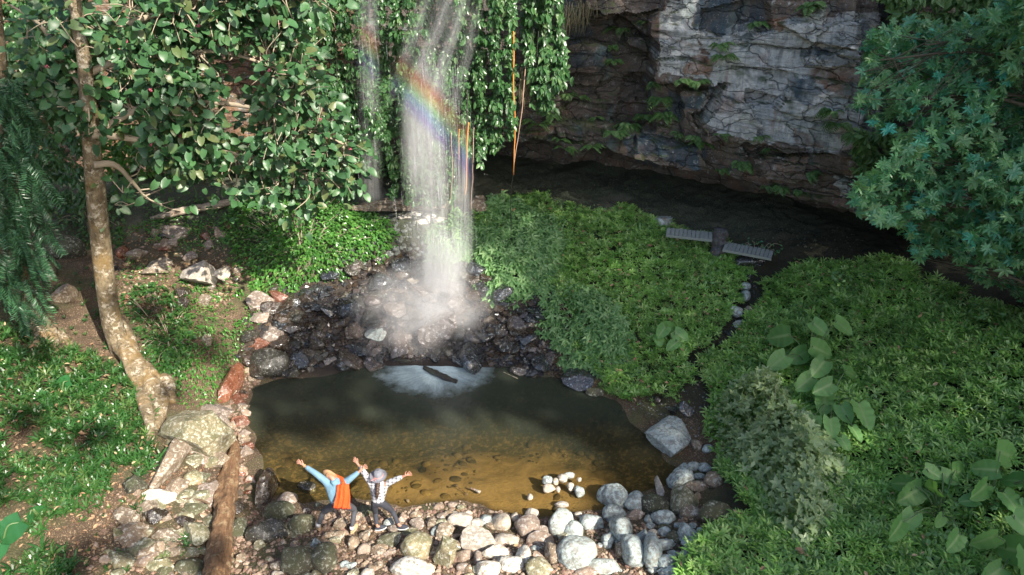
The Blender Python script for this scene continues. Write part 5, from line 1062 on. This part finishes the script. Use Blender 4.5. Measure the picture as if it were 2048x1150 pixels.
def person(base,J,label,sh,top,bot,torso,hipw,thigh=.085):
    b,_=hit(*base); by=b[1]; e=empty('person',tuple(b)); tag(e,label,'person')
    g={k:aty(u,v,np.array(by+dy))-b for k,(u,v,dy) in J.items()}
    for a_ in ('ankL','ankR'): g[a_]=hit(J[a_][0],J[a_][1],.19)[0]-b
    L=lambda a,c:np.linalg.norm(g[a]-g[c])
    print(label[:20],{k:np.round(v,2).tolist() for k,v in g.items()}); print('arms',L('shL','elL'),L('elL','wrL'),L('shR','elR'),L('elR','wrR'),'legs',L('hip','knL'),L('knL','ankL'),L('hip','knR'),L('knR','ankR'))
    hd=g['head']; nk=g['neck']; ch=g['chest']; hp=g['hip']; up=nrmz(hd-nk); fw=nrmz(np.cross(up,[1,0,0])*1.0); 
    N={'hip':(hp,(.09,.07)),'wa':((hp+ch)/2,(.10,.075)),'ch':(ch,(.115,.08)),'nk':(nk,.05),'h1':(hd-up*.03+fw*.01,(.070,.078)),'h2':(hd+up*.04,(.075,.088)),'h3':(hd+up*.10,.05),'nose':(hd+fw*.098-up*.01,.013),
       'L sh':(g['shL'],.055),'L e':(g['elL'],.040),'Lw':(g['wrL'],.026),'R sh':(g['shR'],.055),'R e':(g['elR'],.040),'Rw':(g['wrR'],.026),
       'lh':(hp+[-.08,0,-.05],.055),'lk':(g['knL'],.042),'la':(g['ankL'],.036),'rh':(hp+[.08,0,-.05],.055),'rk':(g['knR'],.042),'ra':(g['ankR'],.036),'lt':(g['ankL']+np.array(sh[0])*.13+[0,0,-.06],.030),'rt':(g['ankR']+np.array(sh[1])*.13+[0,0,-.06],.030)}
    E=[('hip','wa'),('wa','ch'),('ch','nk'),('nk','h1'),('h1','h2'),('h2','h3'),('h1','nose'),('ch','L sh'),('L sh','L e'),('L e','Lw'),('ch','R sh'),('R sh','R e'),('R e','Rw'),('hip','lh'),('lh','lk'),('lk','la'),('la','lt'),('hip','rh'),('rh','rk'),('rk','ra'),('ra','rt')]
    hand(N,E,g['wrL'],'L',g['wrL']-g['elL'],[.2,-.6,.6],[.5,.2,.8]); hand(N,E,g['wrR'],'R',g['wrR']-g['elR'],[-.2,-.6,.6],[-.5,.2,.8])
    skin('body',N,E,skn,e)
    # top: torso and sleeves
    sl=.88
    T={'hem':(hp*.9+ch*.1+[0,0,.01],(torso*1.05,.15)),'wa':((hp+ch)/2,(torso*.98,.14)),'ch':(ch,(torso*1.1,.15)),'co':(ch*.35+nk*.65,(torso*.72,.085)),'cl':(nk-up*.005,.066)}
    for s_ in 'LR':
        a,b_,c=g['sh'+s_],g['el'+s_],g['wr'+s_]; T[s_+'s']=(a,.082); T[s_+'e']=(b_,.062); T[s_+'w']=(b_+(c-b_)*sl,.046)
    skin(top[0],T,[('hem','wa'),('wa','ch'),('ch','co'),('co','cl'),('ch','Ls'),('Ls','Le'),('Le','Lw'),('ch','Rs'),('Rs','Re'),('Re','Rw')],top[1],e,root=1)
    B={'hip':(hp+[0,0,.0],(hipw,.118)),'wb':(hp+(ch-hp)*.22,(hipw*.86,.10))}
    for s_,sg in (('L',-1),('R',1)):
        k,a=g['kn'+s_],g['ank'+s_]; B[s_+'h']=(hp+[sg*hipw*.62,0,-.05],thigh*1.18); B[s_+'m']=((hp+[sg*hipw*.62,0,-.05])*.5+k*.5,thigh); B[s_+'k']=(k,thigh*.78); B[s_+'c']=(k*.5+a*.5,thigh*.68); B[s_+'a']=(a*.93+k*.07,.046)
    skin(bot[0],B,[('hip','wb')]+[x for s_ in 'LR' for x in (('hip',s_+'h'),(s_+'h',s_+'m'),(s_+'m',s_+'k'),(s_+'k',s_+'c'),(s_+'c',s_+'a'))],bot[1],e)
    for sg in (-1,1):
        V,Fc=ICO[2]; o=link('eye',mkmesh('eye',V*.011,[Fc]),eyem,e); o.location=tuple(hd+fw*.083+up*.02+np.array([sg*.03,0,0]))
    return e,g,up,fw,b
def shoe(e,p,d,mat,L=.27,sole=True,smat=None):
    d=np.array([d[0],d[1],0.]); d/=np.linalg.norm(d); Vv,Fc=ICO[3]; V=Vv.copy(); V[:,2]=np.where(V[:,2]<0,V[:,2]*.55,V[:,2]*(1-.42*np.clip(V[:,0],-0.2,1))); V[:,1]*=(1+.15*V[:,0]); V=V*[L/2,.05,.062]
    R=np.array([[d[0],-d[1],0],[d[1],d[0],0],[0,0,1]]); o=link('shoe',mkmesh('shoe',V@R.T,[Fc]),mat,e); c=p+d*.07+[0,0,-.055]; o.location=tuple(c)
    V=Vv*[L/2*1.04,.054,.02]; V[:,2]=np.clip(V[:,2],-.014,.012); s=link('sole',mkmesh('sole',V@R.T,[Fc]),smat or whi,o); s.location=(0,0,-.036)
def ring(c,d,r,t,mat,name,e):
    d=nrmz(np.array(d,float)); a=nrmz(np.cross(d,[.3,.2,1])); b=np.cross(d,a); th=np.linspace(0,2*math.pi,22); P=c+r*(np.cos(th)[:,None]*a+np.sin(th)[:,None]*b); v_,f_,_=tube(P,[t]*22,6,caps=False); return link(name,mkmesh(name,v_,f_),mat,e)
# --- man
mj={'hip':(679,1006,-.05),'chest':(674,973,.03),'neck':(667,957,.06),'head':(661,952,.12),'shL':(655,965,.06),'elL':(630,946,.12),'wrL':(608,931,.20),'shR':(691,964,.06),'elR':(706,953,.10),'wrR':(720,942,.16),'knL':(647,1023,.14),'ankL':(637,1051,.02),'knR':(709,1018,.14),'ankR':(704,1057,.0)}
e,g,up,fw,b=person((671,1063),mj,'person in light denim jacket, beige cap and orange scarf, arms raised',([-.25,1,0],[.2,1,0]),('jacket',denim),('trousers',jeans),.205,.17)
for a_,d in (('ankL',(-.5,.9)),('ankR',(.3,.9))): shoe(e,g[a_],d,tan,smat=tan); q=g[a_]; v_,f_,_=tube([q+[0,0,-.02],q+[0,0,.05]],[.047,.049],12); link('sock',mkmesh('sock',v_,f_),whi,e)
ring(g['wrL']*.96+g['elL']*.04,g['wrL']-g['elL'],.033,.006,gold,'bracelet',e)
# cap
V,Fc=ICO[4]; R_=np.stack([np.array([1.,0,0]),fw,up],1)
V2=V*[.104,.122,.115]; V2[:,2]=np.maximum(V2[:,2],-.078); V2*= (1+.02*fbm(V*6,3,2))[:,None]; o=link('cap',mkmesh('cap',V2@R_.T,[Fc]),beige,e); o.location=tuple(g['head']+up*.03-fw*.03)
v_,f_,_=tube([np.array([.098*math.cos(t),.114*math.sin(t),-.070]) for t in np.linspace(0,2*math.pi,30)],[.012]*30,6,caps=False); c_=link('cap_cuff',mkmesh('cap_cuff',v_@R_.T,f_),beige,o)
# belt band
P=np.array([[.148*math.cos(t),.108*math.sin(t),0] for t in np.linspace(0,2*math.pi,40)]); 
for nm,zz,mt_ in (('shirt_hem',.155,whi),('waistband',.118,red)):
    v_,f_,_=tube(P*[1.0,1.02,1]+g['hip']+[0,0,zz-.03],[.022]*40,8,caps=False); link(nm,mkmesh(nm,v_,f_),mt_,e)
# scarf: hangs over the right shoulder and down the back
def scarf(top,bot,wt,wb,yo,n=46,m_=26,mat=orange):
    V=[]; F=[]
    for i in range(n):
        t=i/(n-1); c=top*(1-t)+bot*t; w=wt*(1-t)+wb*t
        for j in range(m_):
            s=j/(m_-1)-.5; fold=.012*math.sin(s*19+3*t+.8*math.sin(t*6))+.006*math.sin(s*41+7*t+1)+.008*math.sin(t*9+s*5); V.append((c[0]+s*w+.012*math.sin(t*5),c[1]+yo-.05*(1-4*s*s)*.6+fold-.02*t,c[2]+.02*math.cos(s*5)))
    N=len(V); V+= [(x,y+.006,z) for x,y,z in V]
    for i in range(n-1):
        for j in range(m_-1):
            a=i*m_+j; F.append((a,a+m_,a+m_+1,a+1)); F.append((a+N,a+N+1,a+N+m_+1,a+N+m_))
    return np.array(V),[np.array(F)]
tp=g['shR']+np.array([-.02,-.05,.075]); bt=g['hip']+np.array([.13,-.15,.14]); v_,f_=scarf(tp,bt,.24,.33,-.075); sc_=link('scarf',mkmesh('scarf',v_,f_),orange,e)
LL=[]
for k in range(30): 
    a=bt+np.array([(k/29-.5)*.32,-.09+.012*math.sin(k*1.3),0.]); LL.append(tube([a+[0,0,.02],a+[random.uniform(-.008,.008),0,-.03],a+[random.uniform(-.015,.015),0,-.07]],[.004,.003,.002],4))
stuffmesh('fringe',LL,orange,sc_)
v_,f_,_=tube(spline([tp+[0,-.04,-.03],g['shR']+np.array([-.08,.03,.04]),g['neck']+np.array([.03,.09,-.03]),g['neck']+np.array([-.05,.09,-.06])],20),np.linspace(.05,.03,20),12,.2,4); link('scarf_loop',mkmesh('scarf_loop',v_,f_),orange,sc_)
# --- woman
wj={'hip':(756,1003,-.05),'chest':(756,975,.0),'neck':(757,961,.03),'head':(757,955,.05),'shL':(742,966,.04),'elL':(728,945,.10),'wrL':(717,930,.16),'shR':(771,968,.04),'elR':(789,960,.04),'wrR':(808,952,.05),'knL':(751,1026,.12),'ankL':(754,1053,.02),'knR':(785,1022,.12),'ankR':(798,1051,.02)}
e,g,up,fw,b=person((777,1058),wj,'person in black and white checked shirt and grey brimmed hat with pink band, arms raised',([1,.3,0],[1,.15,0]),('shirt',plaid),('trousers',bjeans),.155,.145,.076)
for a_,d in (('ankL',(1,.35)),('ankR',(1,.1))): shoe(e,g[a_],d,navy,.25)
ring(g['wrL']*.9+g['elL']*.1,g['wrL']-g['elL'],.033,.006,gold,'bracelet',e)
# hat, tilted back
hu=nrmz(up+np.array([0,-.25,.1])); hx=np.array([1.,0,0]); hy=nrmz(np.cross(hu,hx)); hx=np.cross(hy,hu); R_=np.stack([hx,hy,hu],1)
prof=[(.0,.125),(.05,.128),(.082,.115),(.096,.08),(.102,.03),(.105,.005),(.125,-.002),(.155,-.008),(.185,-.004),(.19,.002),(.186,.008),(.155,.003),(.12,.009),(.108,.012)]
th=np.linspace(0,2*math.pi,48,endpoint=False); V=np.array([[r_*math.cos(t)*(.92),r_*math.sin(t)*1.05,z_+.012*math.cos(2*t)*(r_>.12)] for r_,z_ in prof[:11] for t in th]); i=np.arange(10)[:,None]*48; j=np.arange(48)[None]; F_=np.stack([i+j,i+(j+1)%48,i+48+(j+1)%48,i+48+j],-1).reshape(-1,4)
ht=link('hat',mkmesh('hat',V@R_.T,[F_]),greyf,e); ht.location=tuple(g['head']+hu*.055-fw*.01)
sm=ht.modifiers.new('t','SOLIDIFY'); sm.thickness=.006
v_,f_,_=tube([np.array([.100*math.cos(t)*.95,.1*math.sin(t)*1.08,.022]) for t in np.linspace(0,2*math.pi,40)],[.010]*40,6,caps=False); link('hat_band',mkmesh('hat_band',v_@R_.T,f_),pinkb,ht)
for sx_ in (-1,1):
    v_,f_,_=tube([np.array([-.06,-.105,.02]),np.array([-.07+.02*sx_,-.14,.01]),np.array([-.075+.045*sx_,-.17,.012])],[.007,.006,.004],5); link('ribbon',mkmesh('ribbon',v_@R_.T,f_),pinkb,ht)
# braid
P=spline([g['head']-fw*.06+[0,0,-.04],g['neck']+np.array([.0,-.10,-.03]),g['chest']+np.array([.01,-.15,.02]),g['chest']*.6+g['hip']*.4+np.array([.01,-.15,.0])],40); R0=np.interp(np.linspace(0,1,40),[0,.2,.8,1],[.06,.045,.035,.012])*(1+.16*np.sin(np.arange(40)*1.5)); v_,f_,_=tube(P,R0,12); link('hair',mkmesh('hair',v_,f_),hair,e)
# ================================================================ WATERFALL: spray, mist and fine threads of water
def volmat(name,dens,scale,thr=.42,vf=(1.,1.),rainbow=True,detail=3,power=2.4,core=0,low=0.0):
    m=bpy.data.materials.new(name); m.use_nodes=True; h=M.__new__(M); h.m=m; h.t=m.node_tree; h.n=h.t.nodes; h.l=h.t.links; h.n.clear(); out=h.N('OutputMaterial')
    tc=h.N('TexCoord').outputs['Object']; s=h.N('SeparateXYZ'); h.lk(tc,s.inputs[0])
    r2=h.math('ADD',h.math('MULTIPLY',s.outputs[0],s.outputs[0]),h.math('MULTIPLY',s.outputs[1],s.outputs[1])); rf=h.math('POWER',h.math('SUBTRACT',1,r2,clamp=True),power)
    z01=h.math('MULTIPLY_ADD',s.outputs[2],.5,.5); st=[(0,0),(vf[0],1),(1-vf[1],1),(1,0)]; vfade=h.ramp(z01,st,'EASE')
    n=h.noise(h.mapn(tc,scale),1,detail,.6); nn=h.math('ADD',h.math('MULTIPLY',h.math('SUBTRACT',n,thr,clamp=True),4),low)
    d=h.math('MULTIPLY',h.math('MULTIPLY',rf,vfade),h.math('MULTIPLY',nn,dens))
    v=h.N('VolumePrincipled'); h.lk(d,v.inputs['Density']); v.inputs['Anisotropy'].default_value=0
    if rainbow:  # droplets scatter colour at 42 degrees from the antisolar point, wherever the viewer stands
        dt=h.N('VectorMath',operation='DOT_PRODUCT'); h.lk(h.N('NewGeometry').outputs['Incoming'],dt.inputs[0]); dt.inputs[1].default_value=tuple(SUN)
        x=h.math('DIVIDE',h.math('SUBTRACT',dt.outputs['Value'],.734),.042,clamp=True)
        col=h.ramp(x,[(0,(.99,.99,1)),(.10,(1,.85,.82)),(.24,(1,.52,.40)),(.36,(1,.74,.45)),(.50,(.66,.88,.62)),(.64,(.52,.68,.95)),(.78,(.66,.60,.98)),(.95,(.98,.99,1))]); h.lk(col,v.inputs['Color'])
    else: v.inputs['Color'].default_value=(.99,.99,1,1)
    h.lk(v.outputs[0],out.inputs['Volume']); return m
def column(name,parent,p0,p1,wx,wy,mat,seg=18):
    p0,p1=np.array(p0,float),np.array(p1,float); th=np.linspace(0,2*math.pi,seg,endpoint=False)
    V=np.array([(math.cos(t),math.sin(t),z) for z in (-1,1) for t in th]); F4=np.array([(k,(k+1)%seg,seg+(k+1)%seg,seg+k) for k in range(seg)]); 
    me=bpy.data.meshes.new(name); me.from_pydata(V.tolist(),[],F4.tolist()+[list(range(seg))[::-1],list(range(seg,2*seg))]); o=link(name,me,mat,parent)
    d=Vector(p1-p0); q=d.to_track_quat('Z','Y'); o.location=tuple((p0+p1)/2); o.rotation_euler=q.to_euler(); o.scale=(wx,wy,d.length/2)
    # keep the section's wide axis horizontal
    z=d.normalized(); x=Vector((1,0,0)); x=(x-z*x.dot(z)).normalized(); y=z.cross(x); o.rotation_euler=Matrix((x,y,z)).transposed().to_euler(); return o
land=aty(880,618,np.array(18.0)); wf=empty('waterfall',tuple(land)); tag(wf,'main waterfall blown into bright spray, striking the cone-shaped rock','waterfall'); lo=land
def W_(u,v,y): return aty(u,v,np.array(float(y)))-lo
D0=3.0
column('water_column',wf,W_(872,640,18.0),W_(850,60,18.7),.95,.34,volmat('fall_spray',.6*D0,(4.2,1.6,.8),.34,(.2,.35),low=.2))
column('water_column',wf,W_(880,640,17.9),W_(898,440,18.05),.9,.6,volmat('fall_low',.62*D0,(4,2,1.0),.3,(.06,.6),low=.45))
column('water_column',wf,W_(835,400,18.6),W_(845,110,18.8),.62,.34,volmat('fall_bright',.85*D0,(3.2,1.6,1.0),.32,(.45,.45),low=.25))
for k,(a,b,w,dn) in enumerate((((800,250),(925,-90),.34,1.1),((850,250),(945,-70),.30,1.2),((770,230),(880,-80),.28,.7),((890,300),(960,-20),.28,.6))): column('water_streak',wf,W_(a[0],a[1],18.6),W_(b[0],b[1],18.9),w,.12,volmat('fall_streak',dn*D0,(3,2,1.5),.40,(.35,.15),detail=2,low=.15))
column('water_column',wf,W_(925,560,18.2),W_(925,210,18.5),.42,.25,volmat('fall_right',1.1*D0,(9,3,1.0),.42,(.2,.3),low=.08))
l2=aty(742,400,np.array(19.2)); w2=empty('waterfall',tuple(l2)); tag(w2,'thin left fall of faint spray between the vine curtains','waterfall')
column('water_column',w2,(0,0,-.15),aty(736,-60,np.array(19.0))-l2,.42,.22,volmat('thin_spray',.45*D0,(6,3,1.2),.38,(.05,.1),low=.12))
# mist around the foot, drifting over the rubble
m0=aty(850,640,np.array(17.6)); V,Fc=ICO[2]; me=bpy.data.meshes.new('mist'); me.from_pydata((V*1.0).tolist(),[],Fc.tolist()); 
def mistmat(name,dens):
    m=bpy.data.materials.new(name); m.use_nodes=True; h=M.__new__(M); h.m=m; h.t=m.node_tree; h.n=h.t.nodes; h.l=h.t.links; h.n.clear(); out=h.N('OutputMaterial'); tc=h.N('TexCoord').outputs['Object']
    le=h.N('VectorMath',operation='LENGTH'); h.lk(tc,le.inputs[0]); f=h.math('POWER',h.math('SUBTRACT',1,le.outputs['Value'],clamp=True),1.3); n=h.noise(tc,2.2,3,.6); d=h.math('MULTIPLY',f,h.math('MULTIPLY',h.math('SUBTRACT',n,.25,clamp=True),dens)); v=h.N('VolumePrincipled'); v.inputs['Color'].default_value=(.99,.99,1,1); v.inputs['Anisotropy'].default_value=0; h.lk(d,v.inputs['Density']); h.lk(v.outputs[0],out.inputs['Volume']); return m
o=link('mist',me,mistmat('mist',5.5),wf); o.location=tuple(m0-lo+[0,0,.1]); o.scale=(2.5,1.6,1.9)
o=link('splash',me.copy(),None,wf); o.data.materials.clear(); o.data.materials.append(mistmat('splash',26)); o.location=tuple(aty(880,612,np.array(17.8))-lo); o.scale=(.85,.6,.6)
# fine threads and drops
tm=M('water_thread'); tm.setb(Roughness=.2); tm.col((.85,.88,.92)); tt=tm.N('BsdfTransparent'); xx=tm.N('MixShader'); xx.inputs[0].default_value=.26; tm.lk(tt.outputs[0],xx.inputs[1]); tm.lk(tm.b.outputs[0],xx.inputs[2]); tm.lk(xx.outputs[0],tm.out.inputs[0])
r=np.random.default_rng(3); L=[]
def threads(n,uf,v0,v1,y,ln,rad,slant=0):
    for k in range(n):
        u=uf(); v=r.uniform(v0,v1); p=aty(u,v,np.array(y+r.normal()*.15))-lo; l=ln*r.uniform(.4,1.4); L.append(tube([p,p+[slant*l*.5,0,l*.5],p+[slant*l,0,l]],[rad*.4,rad*r.uniform(.7,1.3),rad*.3],3,caps=False))
threads(260,lambda:r.normal()*34+872,150,600,18.4,.55,.0032); threads(150,lambda:r.normal()*26+885,480,615,18.0,.5,.0036); threads(120,lambda:r.normal()*32+885,250,560,18.4,.9,.0025)
threads(60,lambda:r.normal()*12+742,60,400,19.1,.6,.003)
threads(500,lambda:r.normal()*50+870,60,640,18.2,.03,.006)
for k in range(150):  # drops splashing off the rock
    d=np.array([r.normal(),r.normal()*.6,abs(r.normal())])*.28; p=aty(872,635,np.array(17.7))-lo+d; L.append(tube([p,p+nrmz(d)*.03,p+nrmz(d)*.06],[.002,.006,.002],3,caps=False))
stuffmesh('water_drops',L,tm.m,wf)
